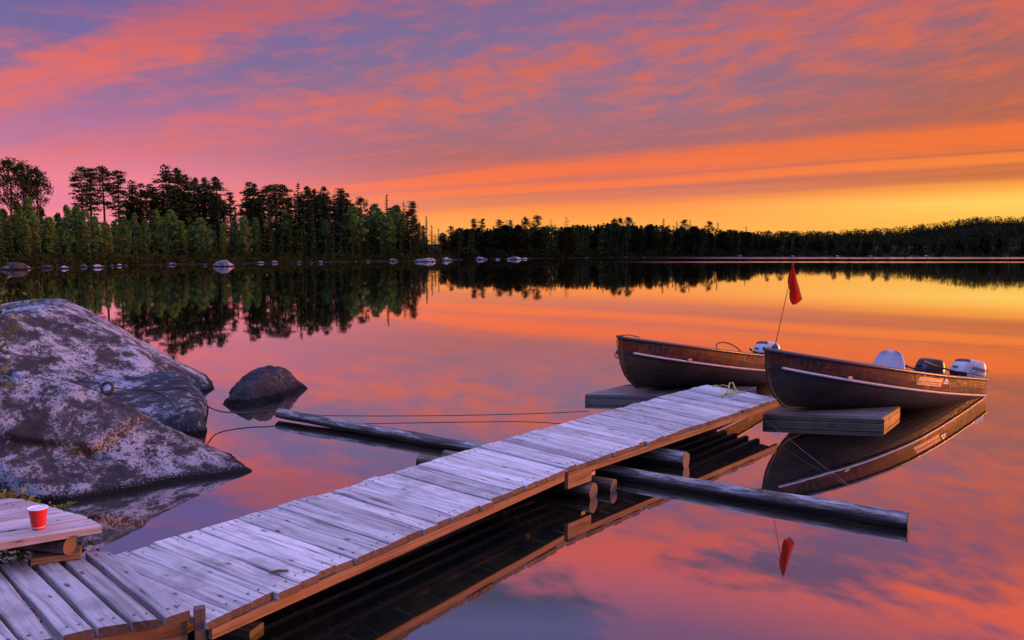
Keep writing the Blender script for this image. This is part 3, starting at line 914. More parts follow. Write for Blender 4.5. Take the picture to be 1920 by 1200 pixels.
rg = random.Random(99)
mb = MB()
for i in range(640):
    px = rg.uniform(826, 1960)
    back = rg.uniform(16, 46)
    d = shore_d(px) + back
    top = interp(px, FAR_TOP) + rg.uniform(0, 10)
    p = PD(px, top, d); g = far_ground(px, d)
    crown_blob(mb, p.x, d, g, max(2.5, p.z - g), rg, rg.random() < .45, 130, rg.uniform(1.0, 1.6), 0, .06)
for i in range(700):
    px = rg.uniform(828, 1960)
    back = rg.uniform(0.3, 7)
    d = shore_d(px) + back
    crown_blob(mb, (px - 960) / F_PX * d, d, far_ground(px, d) - .1, rg.uniform(1.0, 2.6), rg, False, 40, 2.6, 0, .10)
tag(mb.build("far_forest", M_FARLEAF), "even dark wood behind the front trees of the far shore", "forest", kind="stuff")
mb = MB()
for i in range(2200):
    px = rg.uniform(1240, 2080)
    k = rg.uniform(0.60, 1.04)
    rz = ridge_z(px)
    q = interp(k, prof)
    d = HILL_D * k
    h = rg.uniform(4.5, 8.0) * (0.45 if k > .95 else 1)
    crown_blob(mb, (px - 960) / F_PX * d, d, rz * q - 1.0, h, rg, rg.random() < .12, 90, 1.9, 0, .055)
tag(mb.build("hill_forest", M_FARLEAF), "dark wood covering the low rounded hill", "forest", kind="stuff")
# backing wood on the near shore so that little sky shows low between the stems
mb = MB()
for i in range(300):
    px = rg.uniform(-120, 800)
    d = shore_d(px) + rg.uniform(12, 30)
    top = interp(px, [(-120, 400), (60, 396), (120, 408), (240, 420), (440, 418), (480, 415), (560, 405), (700, 415), (780, 425), (800, 440)]) + rg.uniform(4, 45)
    p = PD(px, top, d); g = far_ground(px, d)
    crown_blob(mb, p.x, d, g, max(2.5, p.z - g), rg, rg.random() < .4, 170, rg.uniform(.9, 1.4), 1 if rg.random() < .5 else 0)
tag(mb.build("undergrowth", [M_SPRUCE, M_ASPEN]), "dark undergrowth filling the space between the near shore's trunks", "undergrowth", kind="stuff")
mb = MB()
for i in range(800):
    px = rg.uniform(-150, 850)
    d = shore_d(px) + rg.uniform(0.4, 5)
    x = (px - 960) / F_PX * d
    h = rg.uniform(0.4, 1.5)
    r0 = rg.random()
    for q in range(26):
        leafquad(mb, Vector((x + rg.gauss(0, .5), d + rg.gauss(0, .4), far_ground(px, d) + h * rg.random())), .14, rg, min(1, r0 * .6 + rg.uniform(0, .4)))
tag(mb.build("bank_brush", M_BUSH), "brownish green brush along the far waterline", "brush", kind="stuff")


# ------------------------------------------------------------------ rocks
def hull_rock(name, c, pieces, mat, label, sub=5, smooth_it=2, amp=0.03, nsc=1.2, cat="rock", group=None, seed=0, cracks=(), flatz=-0.5):
    """a boulder: the outer surface of one or more convex lumps (lists of plane point + outward normal) seen from inside point c, roughened"""
    import bmesh
    bm = bmesh.new()
    bmesh.ops.create_icosphere(bm, subdivisions=sub, radius=1.0)
    dirs = np.array([v.co[:] for v in bm.verts])
    best = np.full(len(dirs), 0.02)
    c = Vector(c)
    for pl in pieces:
        ent = np.zeros(len(dirs)); ext = np.full(len(dirs), 1e3)
        for p_, n_ in pl:
            n_ = Vector(n_).normalized()
            dist = n_.dot(Vector(p_) - c)
            dn = dirs @ np.array(n_[:])
            with np.errstate(divide='ignore', invalid='ignore'):
                t_ = dist / dn
            ext = np.where(dn > 1e-6, np.minimum(ext, t_), ext)
            ent = np.where(dn < -1e-6, np.maximum(ent, t_), ent)
            ext = np.where((np.abs(dn) <= 1e-6) & (dist < 0), -1, ext)
        ok = (ext > ent) & (ext > 0)
        best = np.where(ok, np.maximum(best, ext), best)
    for v, r_ in zip(bm.verts, best):
        v.co = v.co * float(min(r_, 40))
    for _ in range(smooth_it):
        bmesh.ops.smooth_vert(bm, verts=bm.verts, factor=0.5, use_axis_x=True, use_axis_y=True, use_axis_z=True)
    bm.normal_update()
    for v in bm.verts:
        q = v.co * nsc + Vector((seed * 3.7, seed * 1.3, seed))
        d = mnoise.fractal(q, 0.62, 2.1, 6) * amp * 0.9 + mnoise.noise(q * 0.45) * amp * 1.4
        w_ = v.co + c
        for (a_, b_, dep, wid) in cracks:
            a_, b_ = Vector(a_), Vector(b_)
            ab = b_ - a_
            tt = max(0, min(1, (w_ - a_).dot(ab) / ab.length_squared))
            dd = (w_ - (a_ + ab * tt)).length + 0.03 * mnoise.noise(w_ * 6)
            d -= dep * math.exp(-(dd / wid) ** 2) * math.sin(math.pi * (0.15 + 0.7 * tt))
        d += 0.5 * amp * (abs(mnoise.noise(v.co * nsc * 3.1 + Vector((seed, 0, 7)))) - .25)
        v.co += v.normal * d
    me = bpy.data.meshes.new(name)
    bm.to_mesh(me); bm.free()
    me.materials.append(mat)
    me.polygons.foreach_set('use_smooth', [True] * len(me.polygons))
    o = bpy.data.objects.new(name, me)
    COL.objects.link(o)
    o.location = c
    return tag(o, label, cat, group)


def plane3(a, b, c3, inside):
    a, b, c3 = Vector(a), Vector(b), Vector(c3)
    n_ = (b - a).cross(c3 - a).normalized()
    if n_.dot(Vector(inside) - a) > 0: n_ = -n_
    return (a, n_)


# front boulder
T = P(481, 887, 0.0); N = P(130, 941, 0.0); A = PD(88, 716, 7.05)
cf = Vector((-4.1, 7.0, 0.0))
A2 = PD(255, 768, 7.15)
front = plane3(T, N, A, cf)
main = [front, plane3(T, A2, (T.x - 0.9, T.y + 1.3, 0), cf), plane3(A, A2, (A.x + 0.15, A.y + 1.0, A.z - 0.75), cf), (A + Vector((-0.1, 0, 0.0)), Vector((-0.36, 0.30, 1))), (P(481, 887, 0.02), (1, -0.35, 0.05)),
        ((-6.3, 7, 0), (-1, -0.1, 0.2)), ((-4, 8.5, 0), (0, 1, 0.35)), ((0, 0, -0.5), (0, 0, -1)), (N + Vector((0, -0.04, 0)), (-0.12, -1, 0.12))]
fn = front[1]
K1, K2 = P(62, 852, 0.26), P(172, 852, 0.26)
led_in = (K1 + K2) / 2 + Vector((-.1, .6, .2))
ledge = [(front[0] + fn * 0.07, fn), (main[1][0] + Vector((0, 0, .004)), main[1][1]), (main[2][0] + Vector((0, 0, .004)), main[2][1]), (main[3][0] + Vector((0, 0, .004)), main[3][1]), (K1, (0.06, -0.75, -0.66)), (K2 + Vector((.04, 0, 0)), (0.80, -0.25, -0.1)), ((A.x - .3, A.y + .2, A.z - .02), (-0.1, 0.2, 1)), ((-5.2, 7, 0), (-1, 0, 0)), ((-4, 8.0, 0), (0, 1, 0))]
hull_rock("boulder", cf, [main, ledge], M_ROCK_FRONT, "front boulder sloping to a point in the water, pinkish grey with an overhanging ledge", 6, 1, 0.035, 1.1, seed=2,
          cracks=((P(300, 800, .45), P(430, 880, .08), .035, .05), (P(330, 830, .3), P(400, 900, .06), .03, .05), (K1 + Vector((-.03, -.01, -.02)), K2 + Vector((.08, -.01, -.02)), .09, .035), (P(205, 905, .12), P(262, 862, .35), .03, .03), (P(262, 862, .35), P(330, 872, .2), .025, .025), (PD(110, 745, 7.0), PD(150, 800, 6.8), .02, .03)))

# back boulder
cb = Vector((-5.6, 10.2, -0.05))
tipb = P(397, 732, 0.0)
S1 = PD(222, 624, 10.9); S2 = PD(332, 688, 11.0); TOP = PD(110, 574, 10.9)
ringp = PD(203, 727, 9.55)
main = [plane3(ringp + Vector((0, .1, .03)), TOP, S1, cb), plane3(S1, S2, (S1.x - .2, S1.y + 1.2, S1.z - .25), cb), plane3(S2, tipb, (S2.x + .1, S2.y - .9, S2.z - .1), cb), plane3(TOP, S1, (TOP.x, TOP.y + 1.2, TOP.z - .2), cb),
        (tipb + Vector((.03, 0, 0)), (1, -0.45, 0.05)), (TOP + Vector((0, 0, .03)), (-0.12, -0.1, 1)), ((-10.5, 10, 0), (-1, 0, .1)), ((-6, 12.6, 0), (0.1, 1, .4)), ((0, 0, -0.6), (0, 0, -1)), ((-6, 8.9, 0), (0, -1, .3))]
lu = PD(362, 733, 9.1); ll = P(391, 806, 0.0)
lump = [(PD(330, 733, 9.1), (0.03, -0.10, 1)), (ll, (0.93, 0.34, 0.22)), (P(330, 812, 0.0) + Vector((0, -.12, 0)), (0.12, -1, 0.22)), (lu, (0.70, 0.30, 0.75)), ((-6.6, 9.2, 0), (-1, 0, .2)), ((-5, 10.0, 0), (0, 1, 0.1)), ((0, 0, -0.5), (0, 0, -1))]
back_rock = hull_rock("boulder", cb, [main, lump], M_ROCK_BACK, "largest boulder behind the front one, grey with white lichen crust and an iron ring", 6, 1, 0.04, 1.0, seed=5,
          cracks=((PD(160, 710, 9.7), PD(232, 712, 9.7), .05, .05), (PD(235, 752, 9.0), PD(300, 748, 9.0), .06, .045), (PD(60, 640, 10.2), PD(210, 668, 10.3), .03, .03), (PD(250, 660, 10.4), PD(300, 715, 9.9), .035, .03), (PD(270, 760, 8.9), PD(350, 765, 8.9), .03, .03)))

# small dark rock in the water
m0, m1, mt = P(421, 752, 0), P(575, 731, 0), PD(493, 711, 10.4)
cm_ = Vector(((m0.x + m1.x) / 2, 10.5, -0.05))
hull_rock("rock", cm_, [[(P(470, 762, 0), (-.30, -1, .55)), (P(535, 758, 0), (.28, -1, .80)), (m0, (-1, -.25, .55)), (PD(447, 726, 10.4), (-.62, -.15, .8)), (mt, (-.06, -.12, 1)), (PD(528, 715, 10.4), (.28, -.12, 1)), (PD(552, 722, 10.5), (.55, -.2, 1)),
                         (m1, (1, -.3, .75)), ((0, 11.3, 0), (0, 1, .6)), ((0, 0, -.35), (0, 0, -1))]],
          M_ROCK_DARK, "small dark pointed rock standing in the water beside the end of the long log", 5, 2, 0.05, 2.6, seed=8)

# rocks at the far waterline
def shore_rock(px, py, wpx, hpx, mat, label, group=None, seed=0):
    d = P(px, py, 0).y
    w2, h2 = wpx / F_PX * d / 2, 0.66 * hpx / F_PX * d
    x = P(px, py, 0).x
    rg_ = random.Random(seed)
    c = Vector((x, d + w2 * 0.6, 0))
    pl = [((c.x + w2, c.y, 0), (1, rg_.uniform(-.2, .2), rg_.uniform(.3, 1.0))), ((c.x - w2, c.y, 0), (-1, rg_.uniform(-.2, .2), rg_.uniform(.3, 1.0))), ((c.x, c.y - w2 * .6, 0), (rg_.uniform(-.2, .2), -1, .6)), ((c.x, c.y + w2 * .6, 0), (0, 1, .6)),
          ((c.x, c.y, h2), (rg_.uniform(-.25, .25), rg_.uniform(-.3, .1), 1)), ((c.x, c.y, -.4), (0, 0, -1)), ((c.x + rg_.uniform(-.4, .4) * w2, c.y, h2 * .95), (rg_.choice((-1, 1)) * .5, -.5, 1))]
    hull_rock("rock", c, [pl], mat, label, 3, 1, 0.16 * h2, 1.5 / max(h2, .2), group=group, seed=seed)


NAMED_ROCKS = [(6, 506, 64, 19, 1, "largest brown boulder on the far waterline at the left edge"), (46, 504, 28, 7, 0, "long flat pale rock beside the largest brown boulder"), (80, 503, 26, 9, 1, "low brown rock between two pale flat rocks"),
               (118, 504, 21, 9, 0, "pale two-humped rock after the low brown rock"), (155, 501, 15, 8, 0, "pale rounded rock just before the longest flat pale rock"), (181, 502, 27, 9, 0, "longest flat pale rock of the left shore"),
               (218, 499, 19, 6, 0, "flat pale rock with a small stone beside it"), (313, 497, 27, 6, 0, "pale slab alone in a bare stretch of the near shore"), (412, 500, 40, 17, 0, "tallest white boulder of the near wooded shore"),
               (381, 498, 14, 5, 0, "small white rock next to the tallest white boulder"), (488, 494, 25, 6, 0, "flat white rock in front of the dense spruces"), (514, 493, 13, 7, 0, "round white rock beside the flat white rock"),
               (738, 490, 21, 8, 0, "white pointed rock in front of the point's aspens"), (796, 491, 46, 10, 0, "long sloping pale boulder near the end of the point"), (838, 489, 20, 10, 0, "pale boulder at the very end of the point"),
               (905, 487, 25, 6, 0, "pale flat rock first on the far shore's stony bar"), (962, 487, 34, 8, 0, "heap of pale boulders on the far shore's stony bar"), (984, 486, 20, 4, 0, "thin pale rock at the end of the far stony bar")]
for i, (px, py, wp, hp, br, lab) in enumerate(NAMED_ROCKS):
    shore_rock(px, py, wp, hp, M_ROCK_BROWN if br else M_ROCK_FAR, lab, None, 100 + i)
GR = "small pale rocks along the far waterline"
LR = "small pale rock, a mere dot on the far waterline"
for i, (px, py, wp, hp) in enumerate([(207, 500, 10, 4), (236, 499, 7, 3), (298, 498, 9, 3), (368, 497, 6, 3), (435, 496, 5, 3), (458, 495, 6, 4), (466, 495, 4, 3), (558, 493, 12, 5), (584, 493, 8, 5), (600, 493, 10, 6), (550, 493, 5, 3), (666, 491, 8, 3), (690, 491, 9, 4), (722, 491, 5, 2), (855, 487, 5, 3), (864, 487, 5, 3), (878, 486, 5, 2), (933, 487, 13, 3), (997, 484, 12, 4), (1010, 484, 8, 3)]):
    shore_rock(px, py, wp, hp, M_ROCK_FAR, LR, GR, 200 + i)
px = 1022
i = 0
while px < 1925:
    py = 469 + F_PX * EYE / (shore_d(px) - 0.5) + rnd.uniform(-.2, .4)
    shore_rock(px, py, rnd.uniform(4, 13), rnd.uniform(1.2, 2.8), M_ROCK_FAR if rnd.random() < .6 else M_ROCK_BROWN, LR, GR, 300 + i)
    px += rnd.choice((rnd.uniform(7, 12), rnd.uniform(20, 62)))
    i += 1


# ------------------------------------------------------------------ decks
def planks(mb, L0, L1, R0, R1, count, z, thick=0.038, gap=0.008, jit=0.014, rg=None, skip=None, lean=0.0, mats=(0, 1, 2)):
    """boards laid from the L edge to the R edge; each board keeps its own width, end, height and tone"""
    L0, L1, R0, R1 = (Vector(q[:2] + (0,)) if isinstance(q, tuple) else Vector((q.x, q.y, 0)) for q in (L0, L1, R0, R1))
    ws = [rg.uniform(0.9, 1.1) for _ in range(count)]
    tot_ = sum(ws); acc = 0
    for i in range(count):
        t0, t1 = acc / tot_, (acc + ws[i]) / tot_
        acc += ws[i]
        la, lb, ra, rb = L0.lerp(L1, t0), L0.lerp(L1, t1), R0.lerp(R1, t0), R0.lerp(R1, t1)
        adv = (lb - la).normalized() * gap * rg.uniform(0.5, 1.6)
        adr = (rb - ra).normalized() * gap * rg.uniform(0.5, 1.6)
        lb, rb = lb - adv, rb - adr
        ln = (ra - la).normalized()
        e0, e1 = ln * rg.uniform(-jit, jit), ln * rg.uniform(-jit, jit * 1.3)
        la, lb, ra, rb = la + e0, lb + e0, ra + e1, rb + e1
        zo = z + rg.uniform(-0.004, 0.004)
        tilt = rg.uniform(-0.003, 0.003)
        tone = min(1, max(0, rg.gauss(0.50, 0.27)))
        b_ = 0.005
        nst = 7
        vs, uvs = [], []
        L_ = (ra - la).length
        off = rg.uniform(0, 40)
        warp = [rg.uniform(-.0025, .0025) for _ in range(nst + 1)]
        for k in range(nst + 1):
            f = k / nst
            p0, p1 = la.lerp(ra, f), lb.lerp(rb, f)
            ac = (p1 - p0).normalized()
            wid = (p1 - p0).length
            p0 = p0 + ac * warp[k] * .6; p1 = p1 + ac * warp[nst - k] * .6
            zt = zo + warp[k]
            for pp, zz_, vv in ((p0, zt - thick, -.04), (p0, zt - b_ - tilt, 0), (p0 + ac * b_, zt - tilt, b_), (p1 - ac * b_, zt + tilt, wid - b_), (p1, zt - b_ + tilt, wid), (p1, zt - thick, wid + .04)):
                vs.append((pp.x, pp.y, zz_)); uvs.append((f * L_ + off, vv + off * .37))
        fs = []
        for k in range(nst):
            for q in range(6):
                a0, a1 = k * 6 + q, k * 6 + (q + 1) % 6
                fs.append((a0, a0 + 6, a1 + 6, a1))
        fs.append((0, 1, 2, 3, 4, 5)); e6 = nst * 6
        fs.append((e6 + 5, e6 + 4, e6 + 3, e6 + 2, e6 + 1, e6))
        mb.add(vs, fs[:-2], mats[0], uvs, tone)
        mb.add(vs, fs[-2:], mats[2], uvs, tone)
        for f in (0.07, 0.93):
            for q in (0.27, 0.74):
                if rg.random() < 0.12: continue
                c = la.lerp(ra, f + rg.uniform(-.01, .01)).lerp(lb.lerp(rb, f), q + rg.uniform(-.06, .06))
                r_ = rg.uniform(.0045, .0075)
                mb.add([(c.x + r_ * math.cos(a) * rg.uniform(.8, 1.5), c.y + r_ * math.sin(a), zo + .0045) for a in [6.283 * j / 7 for j in range(7)]], [tuple(range(7))], mats[1])


rgd = random.Random(31)
DZ = 0.30
Lp = [P(225, 1038, DZ) + (P(225, 1038, DZ) - P(896, 838, DZ)) * 0.07, P(896, 838, DZ), P(1326, 721, DZ)]
Rp = [P(388, 1166, DZ), P(1060, 879, DZ), P(1462, 747, DZ)]


def dock_section(L0, L1, R0, R1, n, label, step=0.0):
    root = empty("dock_section", ((L0 + R0) / 2)[:], label, "dock", "wooden dock sections")
    z = DZ + step
    base = Vector(root.location)
    mb = MB(); planks(mb, L0, L1, R0, R1, n, z, rg=rgd)
    mb.build("decking", [M_DECK, M_NAIL, M_GRAIN], root, local=base)
    for (a, b_, sgn) in ((R0, R1, 1), (L0, L1, -1)):
        ax = (b_ - a); ax.z = 0
        per = Vector((ax.y, -ax.x, 0)).normalized() * sgn
        st = MB()
        a0 = Vector((a.x, a.y, z - 0.092)) - per * 0.034 + ax.normalized() * 0.02
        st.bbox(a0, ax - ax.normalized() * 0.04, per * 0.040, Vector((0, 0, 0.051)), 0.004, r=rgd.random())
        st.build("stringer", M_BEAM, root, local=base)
    for f in (.12, .27, .42, .57, .72):
        a, b_ = L0.lerp(R0, f), L1.lerp(R1, f)
        ax = (b_ - a); ax.z = 0
        per = Vector((ax.y, -ax.x, 0)).normalized()
        st = MB()
        st.bbox(Vector((a.x, a.y, z - 0.100)) + ax.normalized() * .03, ax - ax.normalized() * .06, per * .05, Vector((0, 0, .059)), .004, r=rgd.random())
        st.build("joist", M_WET, root, local=base)
    return root


L1p = Lp[1]; R1p = Rp[1]
s1 = dock_section(Lp[0], L1p, Rp[0], R1p, 23, "near section of the narrow dock, from the landing to the floating logs")
gap_ = (Rp[2] - Rp[1]).normalized() * 0.012
s2 = dock_section(L1p + gap_, Lp[2], R1p + gap_, Rp[2], 30, "far section of the narrow dock, ending at the two boats", 0.006)
# the deeper end board where the two sections meet
ax = (Rp[2] - Rp[1]).normalized()
per = Vector((ax.y, -ax.x, 0))
mb = MB(); mb.bbox(Vector((R1p.x, R1p.y, DZ - 0.165)) + ax * 0.03 - per * 0.030, ax * 0.30, per * 0.035, Vector((0, 0, 0.123)), 0.004, r=.8)
mb.build("end_board", M_BEAM, s2, local=Vector(s2.location))

# landing deck at the near left
LZ = 0.36
land = empty("landing_deck", P(150, 1110, LZ - .3)[:], "wide-boarded landing deck at the near left where the narrow dock begins", "deck")
mb = MB()
ends_l = [(-150, 1100), (-62, 1085), (6, 1068), (64, 1056), (112, 1044), (160, 1035), (206, 1030)]
ends_r = [(-90, 1240), (-20, 1222), (48, 1206), (118, 1190), (183, 1176), (248, 1167), (312, 1157), (364, 1141)]
el_ = [(-215, 1112), (-140, 1098), (-60, 1076), (0, 1056), (58, 1046), (110, 1040), (160, 1035), (210, 1033)]
for i in range(7):
    p0, p1 = P(*el_[i], LZ), P(*el_[i + 1], LZ)
    q0, q1 = P(*ends_r[i], LZ), P(*ends_r[i + 1], LZ)
    planks(mb, p0, p1, q0, q1, 1, LZ, 0.045, 0.024, 0.006, rgd)
mb.build("decking", [M_LAND, M_NAIL, M_GRAIN], land, local=Vector(land.location))
mb = MB()
a, b_ = P(-90, 1244, LZ - .05), P(332, 1158, LZ - .05)
a = Vector((P(-90, 1240, LZ).x, P(-90, 1240, LZ).y, LZ - .165)); b_ = Vector((P(352, 1146, LZ).x, P(352, 1146, LZ).y, LZ - .165))
axl = b_ - a
perl = Vector((-axl.y, axl.x, 0)).normalized()
mb.bbox(a + perl * 0.03, axl, perl * 0.045, (0, 0, 0.115), 0.004, r=.35)
mb.build("beam", M_BEAM, land, local=Vector(land.location))
mb = MB()
q = P(368, 1139, LZ)
mb.bbox((q.x - .004, q.y - .02, LZ - .19), (0, 0, .186), (.045, .02, 0), (-.018, .04, 0), .003, r=.6)
mb.build("corner_post", M_GRAIN, land, local=Vector(land.location))

# raised platform with the cup
PZ = 0.53
plat = empty("raised_platform", P(80, 1010, PZ - .2)[:], "raised wooden platform with pinkish boards at the left edge, carrying a red cup", "deck")
mb = MB()
right = [(190, 985), (165, 972), (143, 963), (119, 955.5), (98, 949), (74, 943), (48, 936), (16, 940 - 8)]
dirp = (P(190, 985, PZ) - P(0, 1018, PZ)); dirp.z = 0; dirp.normalize()
for i in range(7):
    a, b_ = P(*right[i], PZ), P(*right[i + 1], PZ)
    planks(mb, a, b_, a - dirp * 1.7, b_ - dirp * 1.7, 1, PZ, 0.042, 0.016, 0.004, rgd)
mb.build("decking", [M_PLAT, M_NAIL, M_GRAIN], plat, local=Vector(plat.location))
def log_pts(a, b, n=9, sag=0.0):
    a, b = Vector(a), Vector(b)
    return [a.lerp(b, i / (n - 1)) + Vector((0, 0, -sag * math.sin(math.pi * i / (n - 1)))) for i in range(n)]
mb = MB()
le = P(131, 1023, .440)
mb.tube(log_pts(le, le + Vector((-.80, .16, 0))), 0.046, 18, mat=0, cap_mat=1, wob=.1, r=.2)
mb.build("support_log", [M_LOGB, M_END], plat, smooth=False, local=Vector(plat.location))
mb = MB()
q, q2 = P(60, 1061, LZ + .004), P(152, 1048, LZ + .004)
axq = q2 - q
mb.bbox(q - axq * .02, axq, Vector((-axq.y, axq.x, 0)).normalized() * .13, (0, 0, .033), .004, r=.5)
mb.build("packing_board", M_BEAM, plat, local=Vector(plat.location))

# red cup
M_RED = plain("red_plastic", (0.72, 0.02, 0.008), 0.3, var=.04)
M_WHITE = plain("white_plastic", (0.80, 0.80, 0.82), 0.35, var=.03)
cp = P(73, 992, PZ + .004)
cup = empty("plastic_cup", cp[:], "red plastic cup with a white rim standing on the raised platform", "cup")
mb = MB()
N_ = 40
prof_ = [(0.0, 0.0), (.0285, 0.0), (.0300, .003), (.0312, .018), (.0326, .0195), (.0338, .034), (.0350, .0355), (.0392, .078), (.0404, .0795), (.0412, .088), (.0424, .0895), (.0445, .108)]
vs = [(r_ * math.cos(6.2832 * k / N_), r_ * math.sin(6.2832 * k / N_), z_) for r_, z_ in prof_ for k in range(N_)]
fs = [(j * N_ + k, j * N_ + (k + 1) % N_, (j + 1) * N_ + (k + 1) % N_, (j + 1) * N_ + k) for j in range(len(prof_) - 1) for k in range(N_)]
mb.add(vs, fs); mb.build("body", M_RED, cup, smooth=True)
mb = MB()
prof_ = [(.0445, .1081), (.0468, .109), (.0472, .112), (.0455, .1135), (.0435, .112), (.038, .070), (.030, .006), (0, .006)]
vs = [(r_ * math.cos(6.2832 * k / N_), r_ * math.sin(6.2832 * k / N_), z_) for r_, z_ in prof_ for k in range(N_)]
fs = [(j * N_ + k, j * N_ + (k + 1) % N_, (j + 1) * N_ + (k + 1) % N_, (j + 1) * N_ + k) for j in range(len(prof_) - 1) for k in range(N_)]
mb.add(vs, fs); mb.build("white_lining", M_WHITE, cup, smooth=True)


# ------------------------------------------------------------------ logs
def log(name, a, b, r0, r1, label, mat=M_LOG, n=22, cat="log", group=None, seed=.3, sag=0.0, rn=20):
    a, b = Vector(a), Vector(b)
    root = empty(name, ((a + b) / 2)[:], label, cat, group)
    mb = MB()
    pts = log_pts(a, b, n, sag)
    axd = (b - a).normalized(); sdv = Vector((-axd.y, axd.x, 0))
    pts = [p + sdv * 0.012 * mnoise.noise(Vector((i * .35, seed * 20, 0))) for i, p in enumerate(pts)]
    mb.tube(pts, [r0 + (r1 - r0) * i / (n - 1) for i in range(n)], rn, caps=False, wob=.17, r=seed)
    o = mb.build("trunk", mat, root, smooth=True, local=(a + b) / 2)
    vs = mb.v
    for row in (0, n - 1):
        ring = [Vector(v) for v in vs[row * rn:(row + 1) * rn]]
        c = sum(ring, Vector()) / rn
        e_ = MB()
        f = [(k, (k + 1) % rn, rn) for k in range(rn)]
        if row == 0: f = [tuple(reversed(q)) for q in f]
        out = axd * (0.004 if row else -0.004)
        e_.add([p + out for p in ring] + [c + out * 1.5], f, 0, [((p - c).dot(sdv), (p - c).z) for p in ring] + [(0, 0)], .5)
        e_.build("sawn_end", M_END, root, local=(a + b) / 2)
    return root


la = P(523, 777, 0.06); lb = P(1703, 978, 0.045)
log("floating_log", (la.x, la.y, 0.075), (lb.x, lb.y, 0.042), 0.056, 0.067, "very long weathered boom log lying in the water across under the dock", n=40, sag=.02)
lc = P(1286, 864, 0.06)
dl = (lb - la); dl.z = 0; dl.normalize()
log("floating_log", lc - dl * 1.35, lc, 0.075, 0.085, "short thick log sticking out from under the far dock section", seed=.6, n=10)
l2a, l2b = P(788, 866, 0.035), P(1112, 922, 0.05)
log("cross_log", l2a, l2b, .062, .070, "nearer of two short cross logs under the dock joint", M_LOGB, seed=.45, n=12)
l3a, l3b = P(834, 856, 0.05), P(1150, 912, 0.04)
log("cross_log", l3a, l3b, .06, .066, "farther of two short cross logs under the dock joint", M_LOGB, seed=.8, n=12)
for (px, py, z, lab, r_) in ((1098, 899, .125, "nearer short wooden block wedged between the dock and the cross logs", .7), (1116, 889, .13, "farther short wooden block wedged between the dock and the cross logs", .9)):
    mb = MB()
    q = P(px, py, z)
    axb = dl * -.32
    mb.bbox(q, axb, Vector((dl.y, -dl.x, 0)) * .07, (0, 0, .03), .003, r=r_)
    tag(mb.build("wooden_block", M_DECK), lab, "block", "wooden blocks under the dock joint")
q0, q1 = P(300, 1195, .10), P(362, 1160, .13)
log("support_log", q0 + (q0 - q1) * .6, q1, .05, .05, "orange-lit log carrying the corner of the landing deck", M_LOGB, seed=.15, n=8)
q0, q1 = P(300, 1172, -.01), P(468, 1190, .02)
mb = MB()
axq = q1 - q0; axq.z = 0
mb.bbox(q0 + Vector((0, 0, -.03)), axq, Vector((-axq.y, axq.x, 0)).normalized() * .12, (0, 0, .075), .006, r=.3)
tag(mb.build("timber_beam", M_WET), "wet squared timber lying in the water under the start of the dock", "timber")
mb = MB()
q0, q1 = P(504, 1074, DZ + .012), P(541, 1070, DZ + .012)
mb.tube([q0, q0.lerp(q1, .5) + Vector((0, .004, .004)), q1], [.007, .008, .005], 6)
tag(mb.build("stick", M_TWIG), "short dark stick lying on the near dock boards", "stick")


# ------------------------------------------------------------------ floats under the boats
def float_box(corners, ztop, label, seed):
    """corners: near left, near right, far right, far left on plan"""
    c = [Vector((q[0], q[1], 0)) for q in corners]
    ctr = sum(c, Vector()) / 4
    root = empty("wooden_float", (ctr.x, ctr.y, 0), label, "float", "wooden floats under the boat bows")
    rg_ = random.Random(seed)
    mb = MB(); planks(mb, c[0], c[3], c[1], c[2], 7, ztop, .035, .008, .004, rg_)
    mb.build("decking", [M_WET, M_NAIL, M_GRAIN], root, local=root.location)
    mb = MB()
    for i in range(4):
        a, b_ = c[i], c[(i + 1) % 4]
        ax_ = b_ - a
        n_ = Vector((-ax_.y, ax_.x, 0)).normalized()
        u_ = ax_.normalized()
        lap = .034 if i % 2 == 0 else 0
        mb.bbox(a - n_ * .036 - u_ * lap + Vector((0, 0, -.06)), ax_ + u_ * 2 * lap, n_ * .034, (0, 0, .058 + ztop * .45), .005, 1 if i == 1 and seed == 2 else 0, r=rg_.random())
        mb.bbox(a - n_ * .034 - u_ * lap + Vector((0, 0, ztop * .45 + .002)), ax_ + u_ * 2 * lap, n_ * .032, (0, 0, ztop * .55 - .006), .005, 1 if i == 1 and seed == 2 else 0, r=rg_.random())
    mb.build("side_boards", [M_WET if seed == 1 else M_FLOATSIDE, M_FLOATEND_LIT], root, local=root.location)
    return root


M_FLOATEND_LIT = wood("sunlit_float_end_wood", (0.78, 0.48, 0.13), (0.62, 0.34, 0.08), (0.10, 0.06, 0.03), (0.42, 0.26, 0.12), spots=False)  # orange sunset light on the end boards is put into this wood colour
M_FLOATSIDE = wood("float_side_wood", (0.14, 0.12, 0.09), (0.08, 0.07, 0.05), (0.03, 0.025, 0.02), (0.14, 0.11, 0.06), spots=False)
nr, fr, nl = P(1650, 801, 0), P(1693, 779, 0), P(1436, 793, 0)
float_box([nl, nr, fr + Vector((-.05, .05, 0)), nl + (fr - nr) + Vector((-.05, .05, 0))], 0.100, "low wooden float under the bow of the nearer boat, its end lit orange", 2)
nl, fl = P(1102, 752, 0), P(1182, 733, 0)
float_box([nl, nl + Vector((1.65, -.22, 0)), fl + Vector((1.65, -.22, 0)), fl], 0.095, "dark wooden float under the bow of the farther boat", 1)


